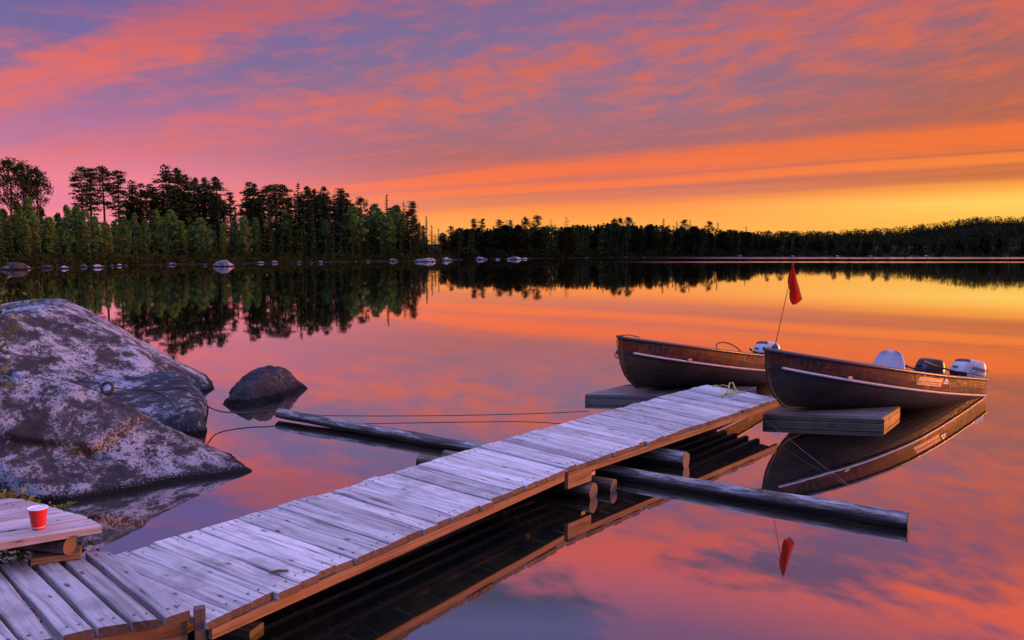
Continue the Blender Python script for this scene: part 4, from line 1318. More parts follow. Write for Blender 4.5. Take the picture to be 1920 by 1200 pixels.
# ------------------------------------------------------------------ boats
def hull_metal():
    m_, t = new_mat("aged_aluminium")
    ob = t.n("ShaderNodeTexCoord").outputs['Object']
    n1 = t.noise(t.vscale(ob, (1.0, 2, 5.0)), 1.6, 6, 0.65)
    n2 = t.noise(t.vscale(ob, (6, 6, 14)), 2.5, 6, 0.7)
    c = t.mix(t.mapr(n1, .3, .7), (0.014, 0.0145, 0.016), (0.036, 0.036, 0.038))
    c = t.mix(t.m('MULTIPLY', t.mapr(n2, .55, .72), .5), c, (0.085, 0.078, 0.072))
    finish(t, c, t.mapr(n2, .3, .7, .45, .65), 0.1, t.m('ADD', n1, t.m('MULTIPLY', n2, .25)), .25, .012, .12)
    return m_


def paint_band():
    m_, t = new_mat("worn_red_paint")
    ob = t.n("ShaderNodeTexCoord").outputs['Object']
    n1 = t.noise(t.vscale(ob, (1.2, 2, 2.5)), 2.2, 7, 0.68, .4)
    n2 = t.noise(t.vscale(ob, (10, 6, 7)), 2.0, 6, 0.7)
    c = t.mix(t.mapr(n1, .42, .60), (0.026, 0.018, 0.016), (0.125, 0.022, 0.016))
    c = t.mix(t.m('MULTIPLY', t.mapr(n2, .50, .62), .7), c, (0.09, 0.066, 0.055))
    c = t.mix(t.m('MULTIPLY', t.mapr(n2, .42, .34), .8), c, (0.035, 0.022, 0.02))
    finish(t, c, t.mapr(n2, .3, .7, .45, .68), .05, n2, .25, .008, .12)
    return m_


M_HULL, M_BAND = hull_metal(), paint_band()
M_INSIDE = plain("boat_inside", (0.16, 0.15, 0.15), .55, .3)
M_TRIM = plain("bright_trim", (0.46, 0.44, 0.46), .4, .5, scale=30)
M_DARKTRIM = plain("dark_trim", (0.05, 0.045, 0.05), .4, .4)
M_BLACK = plain("black_plastic", (0.012, 0.012, 0.014), .35)
M_COWL = plain("white_cowl", (0.42, 0.44, 0.50), .25, var=.05)
M_COWLD = plain("dark_cowl", (0.022, 0.024, 0.034), .2, var=.1)
M_NAVY = plain("navy_ink", (0.012, 0.014, 0.05), .4)
M_ROPE = plain("dark_rope", (0.06, 0.042, 0.035), .9, scale=60)
M_YROPE = plain("yellow_rope", (0.55, 0.38, 0.10), .8, scale=60)
M_RUST = plain("rusted_iron", (0.08, 0.035, 0.022), .8, scale=40)
M_SEAT = plain("pale_seat_shell", (0.42, 0.43, 0.50), .4, var=.04)
M_STICKR = plain("red_sticker", (0.30, 0.035, 0.03), .45)
M_STICKW = plain("pale_ink", (0.55, 0.42, 0.45), .5)
M_EMBLEM = plain("emblem_white", (0.60, 0.60, 0.70), .45)

BL, NS, NP = 4.08, 40, 13


def hull_section(t):
    """keel height, gunwale half beam and height, fullness, stem offset for t from bow 0 to stern 1"""
    beam = 0.70 * (1 - (1 - min(1, t / 0.62)) ** 2.3) - 0.09 * max(0, (t - 0.62) / 0.38) ** 1.6
    zg = 0.61 - 0.14 * (1 - (1 - min(1, t / 0.75)) ** 2)
    zk = 0.0
    full = 1.25 + 2.3 * min(1, t / 0.55)
    return zk, max(beam, 0.012), zg, full


def hull_point(t, s, side, inset=0.0, out=0.0):
    """s 0 at the keel, 1 at the gunwale"""
    zk, bg, zg, n_ = hull_section(t)
    a = s * math.pi / 2
    yy = bg * (math.sin(a) ** (2 / n_))
    # flared sides
    zf = 1 - math.cos(a) ** (2 / max(1.4, n_ * 0.85))
    z_ = zk + (zg - zk) * zf
    rake = (0.10 * (1 - zf) + 0.34 * (1 - zf) ** 4.5) * (1 - t) ** 6
    x_ = t * BL + rake
    return Vector((x_, side * max(0, yy - inset + out), z_ + (inset if s < .3 else 0)))


def make_boat(matrix, label):
    boat = empty("motor_boat", (0, 0, 0), label, "boat", "aluminium boats at the end of the dock", matrix)
    ts = [(i / NS) ** 1.25 for i in range(NS + 1)]
    ss = [i / NP for i in range(NP + 1)]
    mb = MB()
    cut = {}
    for side in (1, -1):
        vs = [hull_point(t, s, side) for t in ts for s in ss]
        n_ = NP + 1
        for i in range(NS):
            for j in range(NP):
                f = (i * n_ + j, (i + 1) * n_ + j, (i + 1) * n_ + j + 1, i * n_ + j + 1)
                if side > 0: f = tuple(reversed(f))
                zf = (vs[f[0]].z + vs[f[2]].z) / 2 / hull_section(ts[i])[2]
                mb.add([vs[k] for k in f], [(0, 1, 2, 3)], 1 if zf > 0.55 + 0.18 * (1 - ts[i]) ** 2.5 else 0)
    mb.build("hull", [M_HULL, M_BAND], boat, smooth=True)
    # inner skin
    mb = MB()
    for side in (1, -1):
        vs = [hull_point(t, s, side, 0.014) for t in ts for s in ss]
        n_ = NP + 1
        for i in range(NS):
            for j in range(NP):
                f = (i * n_ + j, (i + 1) * n_ + j, (i + 1) * n_ + j + 1, i * n_ + j + 1)
                if side < 0: f = tuple(reversed(f))
                mb.add([vs[k] for k in f], [(0, 1, 2, 3)])
    mb.build("inner_skin", M_INSIDE, boat, smooth=True)
    # transom
    mb = MB()
    ring = [hull_point(1, s, 1) for s in ss] + [hull_point(1, s, -1) for s in reversed(ss)]
    top_cut = [p.copy() for p in ring]
    vs = ring + [p + Vector((.03, 0, 0)) for p in ring]
    n_ = len(ring)
    mb.add(vs, [tuple(range(n_)), tuple(reversed(range(n_, 2 * n_)))] + [(k, n_ + k, n_ + (k + 1) % n_, (k + 1) % n_) for k in range(n_)])
    mb.build("transom", M_BAND, boat)
    # gunwale rail
    mb = MB()
    path = [hull_point(t, 1, 1, out=.008) + Vector((0, 0, .004)) for t in reversed(ts)] + [hull_point(t, 1, -1, out=.008) + Vector((0, 0, .004)) for t in ts]
    path[NS] = path[NS] + Vector((-.02, 0, .01)); del path[NS + 1]
    for a, b_ in zip(path, path[1:]):
        pass
    mb.tube(path, .019, 8)
    mb.build("gunwale", M_TRIM_DARK, boat, smooth=True)
    # spray rail on both sides
    for side in (1, -1):
        mb = MB()
        pts = []
        for i in range(3, NS + 1):
            t = ts[i]
            f = 0.55 + 0.18 * (1 - t) ** 2.5
            zt = hull_section(t)[2] * f
            lo, hi = 0, 1
            for _ in range(24):
                mid = (lo + hi) / 2
                if hull_point(t, mid, side).z < zt: lo = mid
                else: hi = mid
            pts.append(hull_point(t, lo, side, out=.006))
        k = len(pts)
        prof4 = [(-.004, -.016), (.016, -.012), (.022, .0), (.016, .012), (-.004, .016)]
        vs = [p + Vector((0, side * q[0], q[1])) for p in pts for q in prof4]
        fs = [(i * 5 + j, i * 5 + (j + 1) % 5, (i + 1) * 5 + (j + 1) % 5, (i + 1) * 5 + j) for i in range(k - 1) for j in range(5)]
        if side > 0: fs = [tuple(reversed(f)) for f in fs]
        mb.add(vs, fs + [(0, 1, 2, 3, 4)])
        mb.build("spray_rail", M_TRIM, boat)
    # keel strip and stem
    mb = MB()
    pts = [hull_point(0, 1 - i / 10, 1) for i in range(11)] + [hull_point(t, 0, 1) for t in ts[1:]]
    pts = [Vector((p.x - (.008 if i < 12 else 0), 0, p.z - (0.008 if i > 8 else 0))) for i, p in enumerate(pts)]
    mb.tube(pts, .013, 6)
    mb.build("keel", M_HULL, boat, smooth=True)
    # benches
    for xb in (1.05, 2.1, 3.15):
        t = xb / BL
        _, bg, zg, _ = hull_section(t)
        mb = MB()
        mb.bbox((xb - .14, -bg + .04, zg - .17), (.28, 0, 0), (0, 2 * bg - .08, 0), (0, 0, .03), .005, r=.5)
        mb.build("bench", M_INSIDE, boat)
    # bow deck plate
    mb = MB()
    vs = [hull_point(t, 1, s_) + Vector((0, 0, -.006)) for t in (0.0, .03, .06, .09, .12) for s_ in (1, -1)]
    mb.add(vs, [(2 * i, 2 * i + 1, 2 * i + 3, 2 * i + 2) for i in range(4)])
    mb.build("bow_plate", M_DARKTRIM, boat)
    mb = MB()
    mb.tube([(-.03 + .026 * math.cos(a), .0, .43 + .026 * math.sin(a)) for a in [6.283 * k / 14 for k in range(15)]], .006, 6, caps=False)
    mb.build("bow_eye", M_RUST, boat, smooth=True)
    return boat


M_TRIM_DARK = plain("gunwale_metal", (0.10, 0.09, 0.095), .4, .5, scale=30)


def boat_matrix(bow, axis, pitch, roll, zg0):
    a = Vector((axis[0], axis[1], 0)).normalized()
    ax_ = Vector((a.x * math.cos(pitch), a.y * math.cos(pitch), -math.sin(pitch)))
    up = Vector((a.x * math.sin(pitch), a.y * math.sin(pitch), math.cos(pitch)))
    ay = up.cross(ax_)
    rot = Matrix((ax_, ay, up)).transposed() @ Matrix.Rotation(roll, 3, 'X')
    up2 = rot @ Vector((0, 0, 1))
    m4 = rot.to_4x4()
    m4.translation = Vector(bow) - up2 * zg0
    return m4


def text_mesh(txt, size, depth=.0015, shear=0.0):
    cu_ = bpy.data.curves.new("lettering", 'FONT')
    cu_.body, cu_.size, cu_.extrude, cu_.shear = txt, size, depth, shear
    cu_.align_x, cu_.align_y = 'CENTER', 'CENTER'
    o = bpy.data.objects.new("lettering", cu_)
    COL.objects.link(o)
    bpy.context.view_layer.update()
    me = bpy.data.meshes.new_from_object(o.evaluated_get(bpy.context.evaluated_depsgraph_get()))
    bpy.data.objects.remove(o)
    return me


def attach_mesh(name, me, mat, parent, matrix):
    me.materials.clear(); me.materials.append(mat)
    o = bpy.data.objects.new(name, me)
    COL.objects.link(o)
    o.parent = parent
    o.matrix_local = matrix
    return o


def cowl_point(u, a, L, Wd, H):
    """superellipsoid cowl; u along height 0..1, a around"""
    k = 1 - abs(u - .42) ** 2.6 * 0.7 if u > .42 else 1 - (.42 - u) ** 2 * 1.1
    if u > .86: k *= max(0, 1 - ((u - .86) / .14) ** 3.2) ** .5 * .98 + .02
    c, s_ = math.cos(a), math.sin(a)
    sx = math.copysign(abs(c) ** .42, c); sy = math.copysign(abs(s_) ** .42, s_)
    shift = -.05 * L * (u - .3) if c < 0 else 0
    slope = (-.20 * max(0, u - .35) * L) if c > 0 else 0
    return Vector((sx * L / 2 * k + (slope if c > 0 else 0), sy * Wd / 2 * (k * .9 + .1 * (k > 0)), H * (u if u < .86 else .86 + .14 * math.sin((u - .86) / .14 * math.pi / 2))))


def make_outboard(matrix, label, white=True, L=.43, H=.285, tiller=.55, lettering=True, till_az=0.0):
    """local axes: x points to the boat's bow, z up, origin at the cowl's base"""
    mt = empty("outboard_motor", (0, 0, 0), label, "motor", None, matrix)
    Wd = .27 * L / .43
    mb = MB()
    nu, na = 22, 44
    vs = [cowl_point(i / nu, 6.2832 * k / na, L, Wd, H) for i in range(nu + 1) for k in range(na)]
    for i in range(nu):
        for k in range(na):
            q = (i * na + k, i * na + (k + 1) % na, (i + 1) * na + (k + 1) % na, (i + 1) * na + k)
            c = (vs[q[0]] + vs[q[2]]) / 2
            dark = white and ((c.x > L * .20 and c.z > H * .84) or (c.x > L * .28 and c.z < H * .33))
            mb.add([vs[j] for j in q], [(0, 1, 2, 3)], 1 if dark else 0)
    mb.add([vs[k] for k in range(na)], [tuple(reversed(range(na)))], 1)
    mb.build("cowl", [M_COWL if white else M_COWLD, M_BLACK], mt, smooth=True)
    mb = MB()
    mb.tube([cowl_point(.30, 6.2832 * k / 40, L, Wd, H) * 1.002 for k in range(41)], .0035, 5, caps=False)
    mb.build("seam", M_BLACK, mt, smooth=True)
    mb = MB()
    q = cowl_point(.55, .0, L, Wd, H)
    mb.tube([q + Vector((.01, -.04, 0)), q + Vector((.022, 0, 0)), q + Vector((.01, .04, 0))], .010, 6)
    mb.build("pull_handle", M_BLACK, mt, smooth=True)
    mb = MB()
    mb.bbox((-L * .30, -.07, -.10), (L * .55, 0, 0), (0, .14, 0), (0, 0, .10), .01)
    mb.bbox((-L * .12, -.035, -.62), (L * .26, 0, 0), (0, .07, 0), (0, 0, .52), .012)
    mb.build("leg", M_BLACK, mt)
    mb = MB()
    mb.bbox((L * .22, -.09, -.22), (.10, 0, 0), (0, .18, 0), (0, 0, .20), .01)
    mb.build("clamp_bracket", M_DARKTRIM, mt)
    mb = MB()
    ca, sa = math.cos(till_az), math.sin(till_az)
    x0 = L * .47
    mb.tube([(x0, 0, H * .30), (x0 + tiller * .6 * ca, tiller * .6 * sa, H * .36), (x0 + tiller * ca, tiller * sa, H * .42)], [.013, .012, .013], 8)
    tl = mb.build("tiller", M_DARKTRIM, mt, smooth=True)
    mb = MB()
    mb.tube([(x0 + tiller * .75 * ca, tiller * .75 * sa, H * .385), (x0 + tiller * 1.03 * ca, tiller * 1.03 * sa, H * .425)], .019, 10)
    mb.build("grip", M_BLACK, tl, smooth=True)
    if white:
        ys = -Wd / 2
        for sgn in (-1, 1):
            for (z0, xa, xb, hh) in ((.44, -.46, .02, .011), (.30, -.46, .18, .010), (.38, -.10, .24, .007)):
                mb = MB()
                pts = []
                for q in range(9):
                    xx = L * (xa + (xb - xa) * q / 8)
                    c_ = min(1, abs(xx) / (L / 2))
                    yv = Wd / 2 * (1 - c_ ** (1 / .55 * 2)) ** (.31) if c_ < 1 else 0
                    pts.append(Vector((xx, sgn * (yv + .002), H * z0)))
                vs2 = [p for p in pts] + [p + Vector((0, 0, hh)) for p in pts]
                mb.add(vs2, [(k, k + 1, 9 + k + 1, 9 + k) for k in range(8)])
                mb.build("stripe", M_NAVY, mt)
            if lettering:
                rotm = Matrix.Rotation(math.pi / 2, 4, 'X') if sgn < 0 else Matrix.Rotation(math.pi, 4, 'Z') @ Matrix.Rotation(math.pi / 2, 4, 'X')
                # the bow is towards +x, so from the near side the word runs towards the stern
                for txt, sz, xx, zz_ in (("Johnson", .082, -L * .14, H * .60), ("15", .05, L * .12, H * .16)):
                    me = text_mesh(txt, sz, .002, .25)
                    face = Matrix(((-1, 0, 0), (0, 0, 1), (0, 1, 0))) if sgn > 0 else Matrix(((1, 0, 0), (0, 0, -1), (0, 1, 0)))
                    m4 = face.to_4x4()
                    m4.translation = Vector((xx, sgn * (Wd / 2 + .003), zz_))
                    attach_mesh("lettering", me, M_NAVY, mt, m4)
    return mt


# nearer boat (its bow rests on the float at the dock's end)
bow2 = PD(1436, 656, 8.72)
st2 = PD(1852, 716, 10.70)
gx = Vector((st2.x - bow2.x, st2.y - bow2.y, 0))
half = 0.61
gl_ = gx.length
# turn the near gunwale's chord back to the centre line
ang = math.asin(half / gl_)
ctr_dir = Matrix.Rotation(ang, 3, 'Z') @ gx.normalized()
B2 = boat_matrix(bow2, ctr_dir, math.asin((bow2.z - st2.z - .14) / BL), R(-3.0), .61)
boat2 = make_boat(B2, "nearer worn aluminium boat with a pale swivel seat and two outboards")
bow1 = PD(1161, 633, 9.85)
B1 = boat_matrix(bow1, (.672, .74), math.asin((bow1.z - .24 - .14) / BL), R(-3.0), .61)
boat1 = make_boat(B1, "farther worn aluminium boat half hidden behind the nearer boat's bow")


def axes_of(m4):
    return m4.to_3x3().col[0].normalized(), m4.to_3x3().col[1].normalized(), m4.to_3x3().col[2].normalized()


def motor_matrix(B, ylocal, xl, zl, yaw=0.0, tilt=0.0):
    flip = Matrix.Rotation(math.pi, 4, 'Z')
    return B @ Matrix.Translation((xl, ylocal, zl)) @ flip @ Matrix.Rotation(yaw, 4, 'Z') @ Matrix.Rotation(tilt, 4, 'Y')


make_outboard(motor_matrix(B2, -.30, BL + .13, .445, R(-24), R(-6)), "white outboard with navy lettering on the nearer boat's stern", True, .44, .29, .62, True, R(10))
make_outboard(motor_matrix(B2, .20, BL + .10, .45, R(-24), R(-4)), "black outboard beside the white one on the nearer boat's stern", False, .38, .27, .25, False, R(0))
make_outboard(motor_matrix(B1, .0, BL + .10, .43, R(-24), R(-4)), "white outboard on the farther boat, above the nearer boat's bow", True, .42, .29, .20, True, R(20))

# swivel seat fixed on the nearer boat's middle bench
seat = None
mb = MB()
nu = 13
sx0, sz0 = 2.62, .42
rows = []
for j in range(11):
    f = j / 10
    hw = .22 * (1 - .45 * f ** 2.2) * (1 if f < .92 else math.sqrt(max(.02, 1 - ((f - .92) / .08) ** 2 * .6)))
    rows.append([Vector((sx0 + .06 * f + .05 * (1 - (2 * k / (nu - 1) - 1) ** 2), hw * (2 * k / (nu - 1) - 1), sz0 + .34 * f)) for k in range(nu)])
fr_ = [p for r_ in rows for p in r_]
bk_ = [p + Vector((.03, 0, 0)) for p in fr_]
fs = [(j * nu + k, j * nu + k + 1, (j + 1) * nu + k + 1, (j + 1) * nu + k) for j in range(10) for k in range(nu - 1)]
nn = len(fr_)
fs2 = [tuple(nn + i for i in reversed(f)) for f in fs]
edge = [k for k in range(nu)] + [j * nu + nu - 1 for j in range(1, 11)] + [10 * nu + k for k in range(nu - 2, -1, -1)] + [j * nu for j in range(9, 0, -1)]
fs3 = [(edge[i], nn + edge[i], nn + edge[(i + 1) % len(edge)], edge[(i + 1) % len(edge)]) for i in range(len(edge))]
mb.add(fr_ + bk_, fs + fs2 + fs3)
# seat pan and post
mb.bbox((sx0 - .36, -.20, sz0 - .04), (.40, 0, 0), (0, .40, 0), (0, 0, .05), .015)
mb.tube([(sx0 - .16, 0, .10), (sx0 - .16, 0, sz0 - .03)], .03, 10)
mb.build("swivel_seat", M_SEAT, boat2, smooth=True)


# registration sticker on the nearer boat's side (two red lines of worn letters, a pale emblem)
def side_frame(t, s, side=-1):
    p = hull_point(t, s, side)
    dt = (hull_point(t + .01, s, side) - p).normalized()
    ds = (hull_point(t, min(1, s + .02), side) - p)
    if ds.length < 1e-6: ds = p - hull_point(t, s - .02, side)
    ds.normalize()
    n_ = dt.cross(ds).normalized()
    if n_.y * side < 0: n_ = -n_
    return p, dt, ds, n_


def s_at(t, frac, side):
    lo, hi = 0, 1
    zt = hull_section(t)[2] * frac
    for _ in range(24):
        mid = (lo + hi) / 2
        if hull_point(t, mid, side).z < zt: lo = mid
        else: hi = mid
    return lo


def patch(mb, t0, t1, f0, f1, side, out=.004, shear=.0, mat=0):
    vs = []
    for i in range(7):
        for (f, q) in ((f0, 0), (f1, 1)):
            t = t0 + (t1 - t0) * i / 6 + shear * q
            p, dt, ds, n_ = side_frame(t, s_at(t, f, side), side)
            vs.append(p + n_ * out)
    fs = [(2 * i, 2 * i + 2, 2 * i + 3, 2 * i + 1) for i in range(6)]
    mb.add(vs, fs, mat)


mb = MB()
patch(mb, .500, .640, .83, .92, -1, shear=.006); patch(mb, .490, .632, .72, .81, -1, shear=.006)
stick = mb.build("registration_sticker", M_STICKR, boat2)
mb = MB()
rgl = random.Random(5)
for row, (f0, f1, ta, tb) in enumerate(((.85, .905, .507, .632), (.74, .795, .497, .625))):
    t = ta
    while t < tb:
        wd_ = rgl.uniform(.004, .0062)
        if rgl.random() > .12:
            patch(mb, t, t + wd_ * .40, f0, f1, -1, .0065, .003)
            patch(mb, t, t + wd_, f1 - .015, f1, -1, .0065, .0005)
            if rgl.random() > .4: patch(mb, t + wd_ * .7, t + wd_, f0, f1, -1, .0065, .003)
            if rgl.random() > .5: patch(mb, t, t + wd_, f0, f0 + .014, -1, .0065, .0005)
        t += wd_ + .0026
mb.build("lettering", M_STICKW, stick)
mb = MB()
patch(mb, .646, .680, .80, .84, -1, .005, .004); patch(mb, .652, .678, .86, .90, -1, .005, .003); patch(mb, .658, .672, .91, .94, -1, .005, .002)
mb.build("emblem", M_EMBLEM, stick)

# loose things in the farther boat
def in_boat(B, x, y, z): return B @ Vector((x, y, z))
mb = MB()
c0 = PD(1349, 660, 11.4)
hose = [(1349, 662), (1344, 653), (1343, 646), (1349, 642), (1360, 642), (1372, 646), (1382, 652), (1390, 660), (1393, 668)]
mb.tube([PD(a, b_, 11.5 + .05 * i) for i, (a, b_) in enumerate(hose)], .009, 6)
tag(mb.build("fuel_hose", M_ROPE), "thin dark hose arching up out of the farther boat", "hose")
mb = MB()
q = PD(1362, 664, 11.6)
axu, ayu, azu = axes_of(B1)
mb.bbox(q - axu * .14 - ayu * .1 - azu * .22, axu * .34, ayu * .24, azu * .235, .012)
tag(mb.build("fuel_tank", M_BLACK), "low black box showing just above the farther boat's gunwale under the hose", "tank")
mb = MB()
q = PD(1286, 650, 10.9)
mb.bbox(q - axu * .04, axu * .07, ayu * .04, azu * .03, .006)
mb.build("cleat", M_BLACK, None)
o = bpy.data.objects["cleat"]
o.parent = boat1; o.matrix_parent_inverse = B1.inverted()

# rope hanging at the farther boat's bow
mb = MB()
inb = lambda x, y, z: B1 @ Vector((x, y, z))
mb.tube([inb(.30, -.10, .63), inb(.12, -.05, .65), inb(-.02, -.01, .63), inb(-.05, 0, .56), inb(-.04, -.01, .50), inb(-.035, -.02, .42), inb(-.06, -.03, .37), inb(-.02, -.04, .33), inb(-.05, -.05, .28)], .007, 6)
mb.tube([inb(-.03, .01, .43), inb(-.09, 0, .40), inb(-.07, -.02, .35), inb(-.02, -.02, .38), inb(-.04, 0, .44)], .007, 6)
tag(mb.build("bow_rope", M_ROPE), "short rope knotted through the farther boat's bow eye", "rope")
# rope at nearer boat
mb = MB()
inb2 = lambda x, y, z: B2 @ Vector((x, y, z))
qd = P(1440, 740, DZ + .02)

# yellow rope left on the dock end
mb = MB()
for pts in ([(1353, 745, 0), (1360, 738, .005), (1366, 732, .02), (1368, 726, .05), (1374, 725, .05), (1378, 731, .02), (1384, 735, .004), (1398, 736, .004)],
            [(1352, 742, .005), (1364, 738, .008), (1376, 739, .01), (1384, 736, .01), (1380, 733, .01), (1370, 736, .012), (1366, 741, .005), (1374, 743, .003)]):
    mb.tube([P(a, b_, DZ + .016) + Vector((0, 0, z_)) for a, b_, z_ in pts], .008, 7)
tag(mb.build("yellow_rope", M_YROPE), "tangle of yellow rope lying on the far end of the dock", "rope")
mb = MB()
mb.tube([P(a, b_, DZ + .015) for a, b_ in ((1336, 724), (1342, 722.5), (1350, 724), (1354, 722), (1366, 724))], .007, 6)
tag(mb.build("yellow_rope", M_YROPE), "short end of yellow rope at the dock edge under the farther boat", "rope")

# pennant on a whip pole at the nearer boat's bow
pb = PD(1453, 650, 8.95)
flag = empty("safety_flag", pb[:], "orange-red pennant on a thin whip pole fixed at the nearer boat's bow", "flag")
pole_px = [(1453, 650), (1458, 628), (1463.5, 604), (1470, 575), (1475, 552), (1479, 536), (1483, 516), (1488, 493)]
mb = MB()
mb.tube([PD(a, b_, 8.95) for a, b_ in pole_px], [.006, .0055, .005, .0045, .004, .004, .004, .005], 6)
mb.build("pole", plain("whip_pole", (0.35, 0.10, 0.03), .5), flag, smooth=True, local=pb)
mb = MB()
mb.tube([pb + Vector((0, 0, -.03)), pb + Vector((0, 0, .012)), pb + Vector((0, 0, .03))], [.045, .03, .008], 14)
mb.build("base", M_NAVY, flag, smooth=True, local=pb)
rows_px = [(497, 1485.5, 1487.5), (505, 1482.5, 1489.5), (513, 1479.5, 1491.5), (521, 1477.5, 1493.5), (529, 1477, 1495.5), (537, 1478.5, 1498), (545, 1480.5, 1500), (553, 1480, 1502), (560, 1480.5, 1504.5), (566, 1482.5, 1499), (571, 1486, 1492)]
mb = MB()
vs = []
K = 9
for j, (y_, xa, xb) in enumerate(rows_px):
    for k in range(K):
        f = k / (K - 1)
        dep = 8.93 + .035 * math.sin(f * 5.2 + j * .25) + .03 * f
        vs.append(PD(xa + (xb - xa) * f, y_ - (4 * (f - .6) if j >= 9 else 0) * 0, dep))
nv = len(vs)
vs2 = [v + Vector((0, .003, 0)) for v in vs]
J = len(rows_px)
for j in range(J - 1):
    for k in range(K - 1):
        q = (j * K + k, j * K + k + 1, (j + 1) * K + k + 1, (j + 1) * K + k)
        mt_ = 1 if k >= K - 2 and j > 2 else 0
        mb.add([vs[i] for i in q], [(3, 2, 1, 0)], mt_)
        mb.add([vs2[i] for i in q], [(0, 1, 2, 3)], mt_)
M_FLAG = leaf_mat("flag_cloth", (0.60, 0.03, 0.012), (0.70, 0.045, 0.015), (0.75, 0.06, 0.02), .45)
M_FLAGD = plain("flag_dark_hem", (0.05, 0.035, 0.03), .8)
mb.build("pennant", [M_FLAG, M_FLAGD], flag, smooth=True, local=pb)


# ------------------------------------------------------------------ ring, ropes, lines
bpy.context.view_layer.update()


def on_rock(px, py, lift=.01):
    o_ = Vector((0, 0, EYE)) - back_rock.location
    d_ = ray(px, py).normalized()
    hit, loc, nor, _i = back_rock.ray_cast(o_, d_)
    return (loc + back_rock.location + nor * lift) if hit else PD(px, py, 9.2)


foot = on_rock(203, 741, 0)
rp = foot + Vector((0, -.015, .085))
ring = empty("mooring_ring", rp[:], "rusty iron ring standing on the lichen-covered boulder", "ring")
mb = MB()
mb.tube([(.062 * math.cos(a), .012 * math.sin(a), .062 * math.sin(a)) for a in [6.2832 * k / 24 for k in range(25)]], .017, 10, caps=False)
mb.build("ring", M_RUST, ring, smooth=True)
mb = MB()
mb.tube([(0, .03, -.14), (0, .0, -.07), (.0, 0, -.055)], [.016, .016, .02], 8)
mb.build("pin", M_RUST, ring, smooth=True)


def rope(name, pts, r_, label, mat=M_ROPE, cat="rope"):
    # rounded through the given places
    out = []
    for i in range(len(pts) - 1):
        p0, p1, p2, p3 = pts[max(0, i - 1)], pts[i], pts[i + 1], pts[min(len(pts) - 1, i + 2)]
        for k in range(6):
            t_ = k / 6
            out.append(0.5 * ((2 * p1) + (p2 - p0) * t_ + (2 * p0 - 5 * p1 + 4 * p2 - p3) * t_ ** 2 + (3 * p1 - p0 - 3 * p2 + p3) * t_ ** 3))
    out.append(pts[-1])
    mb_ = MB(); mb_.tube(out, r_, 6)
    return tag(mb_.build(name, mat, smooth=True), label, cat)


le_ = Vector((la.x, la.y, .10))
rope("mooring_rope", [rp + Vector((.06, 0, 0)), on_rock(245, 732), on_rock(290, 733), on_rock(330, 728), on_rock(348, 731), on_rock(362, 741), PD(384, 757, 8.9), PD(400, 767, 9.0), PD(425, 773, 9.05), PD(470, 774, 9.12), PD(505, 770, 9.2), PD(530, 774, 9.2)], .008,
     "dark rope from the iron ring over the boulder to the end of the long log")
rope("mooring_rope", [on_rock(288, 734), on_rock(305, 741), on_rock(320, 754), on_rock(332, 770), on_rock(341, 786), on_rock(345, 800)], .008, "second dark rope hanging down the lower face of the lichen-covered boulder")
rope("mooring_rope", [Vector((P(588, 779, .05).x, P(588, 779, .05).y, .05)), P(700, 780, .045), P(850, 779, .04), P(1000, 775.5, .05), P(1104, 771, .09)], .005, "thin dark line stretched low over the water from the long log to the dark float")
rope("mooring_rope", [P(1432, 777, .15), P(1438, 790, .10), P(1455, 803, .075), P(1520, 856, .04), P(1602, 917, .0)], .0009, "thin grey cord running from the nearer float into the water", M_TRIM)


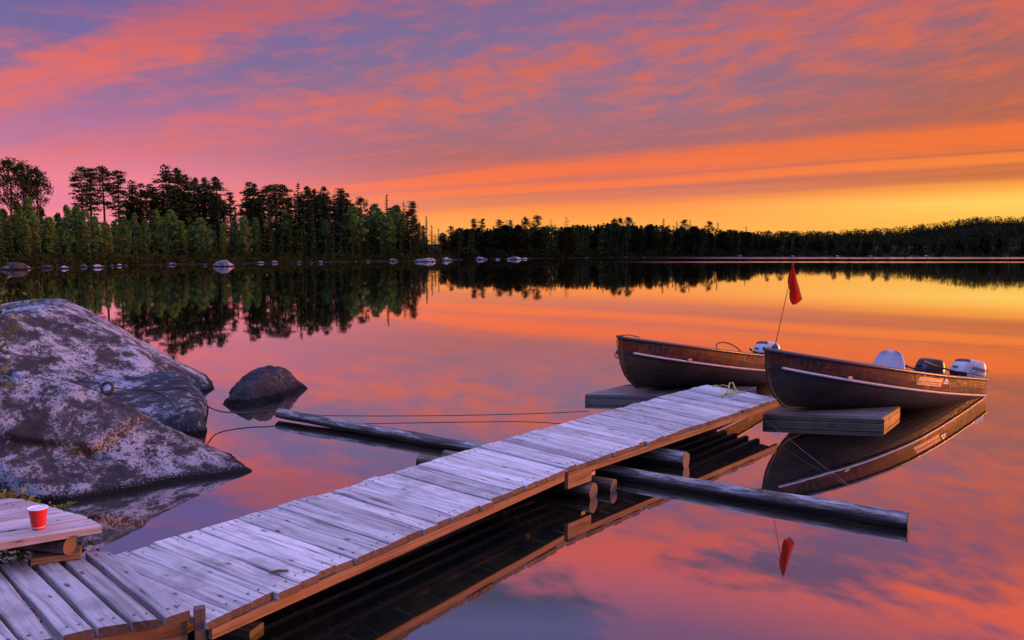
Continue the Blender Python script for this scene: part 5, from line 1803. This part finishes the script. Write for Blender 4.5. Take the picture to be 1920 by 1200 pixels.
# ------------------------------------------------------------------ plants at the near shore
def sprig(name, root, stems, label, leaf=.04, seed=0, per=16, cat="plant", group=None):
    rg_ = random.Random(seed)
    e_ = empty(name, root[:], label, cat, group)
    tr, lf = MB(), MB()
    for tip in stems:
        tip = Vector(tip); root = Vector(root)
        mid = root.lerp(tip, .5) + Vector((rg_.uniform(-.06, .06), rg_.uniform(-.06, .06), .04))
        pts = [root, mid, tip]
        tr.tube([root, root.lerp(mid, .6) + Vector((0, 0, .01)), mid, tip], [.008, .006, .005, .002], 5)
        for q in range(per):
            f = rg_.uniform(.45, 1.03)
            p = root.lerp(mid, f * 2) if f < .5 else mid.lerp(tip, f * 2 - 1)
            d = Vector((rg_.gauss(0, 1), rg_.gauss(0, 1), rg_.gauss(.3, .7))).normalized()
            sd_ = d.cross(Vector((rg_.gauss(0, 1), rg_.gauss(0, 1), 1))).normalized()
            L_ = leaf * rg_.uniform(.7, 1.4)
            c0_ = p + d * .02
            lf.add([c0_, c0_ + d * L_ * .5 + sd_ * L_ * .26, c0_ + d * L_ * 1.1 + Vector((0, 0, -.25 * L_)), c0_ + d * L_ * .5 - sd_ * L_ * .26], [(0, 1, 2, 3)], 0, None, rg_.random())
    tr.build("stems", M_TWIG, e_, local=root)
    lf.build("leaves", M_SPRIG, e_, local=root)
    return e_


d0 = 5.6
b0 = PD(-95, 820, d0)
sprig("leafy_shrub", b0, [PD(18, 512, d0), PD(8, 548, d0), PD(28, 545, d0), PD(52, 562, d0 - .1), PD(-10, 530, d0), PD(36, 590, d0), PD(6, 592, d0), PD(22, 615, d0), PD(-20, 580, d0)], "yellow-green leafy shrub reaching in at the left edge above the boulders", .042, 3, 26, "shrub")
sprig("leafy_shrub", PD(-80, 830, 5.3), [PD(14, 690, 5.3), PD(10, 715, 5.3), PD(-8, 700, 5.3), PD(20, 672, 5.3)], "lower leafy sprig at the left edge in front of the front boulder's top", .05, 4, 16, "shrub")
for i, (px, py, lab) in enumerate(((110, 966, "small green seedling beside the raised platform's boards, near the red cup"), (40, 952, "low bright green weed behind the raised platform"), (22, 938, "low weed at the foot of the front boulder, cut by the left edge"))):
    rt = PD(px - 10, py + 22, 5.35)
    sprig("weed", rt, [PD(px + rnd.uniform(-22, 22), py + rnd.uniform(-16, 4), 5.3 + rnd.uniform(-.1, .1)) for _ in range(6)], lab, .045, 40 + i, 9, "plant")
mb = MB()
rgw = random.Random(12)
for i in range(420):
    px, py = rgw.uniform(-120, 120), rgw.uniform(1015, 1062)
    p = P(px, py, .2)
    z0 = near_h(p.x, p.y + .15)
    leafquad(mb, Vector((p.x + rgw.gauss(0, .05), p.y + .15 + rgw.gauss(0, .12), max(.05, z0) + rgw.uniform(0, .16))), .022, rgw, rgw.random())
tag(mb.build("ground_cover", M_BUSH), "dark leafy ground cover under the raised platform", "ground cover", kind="stuff")
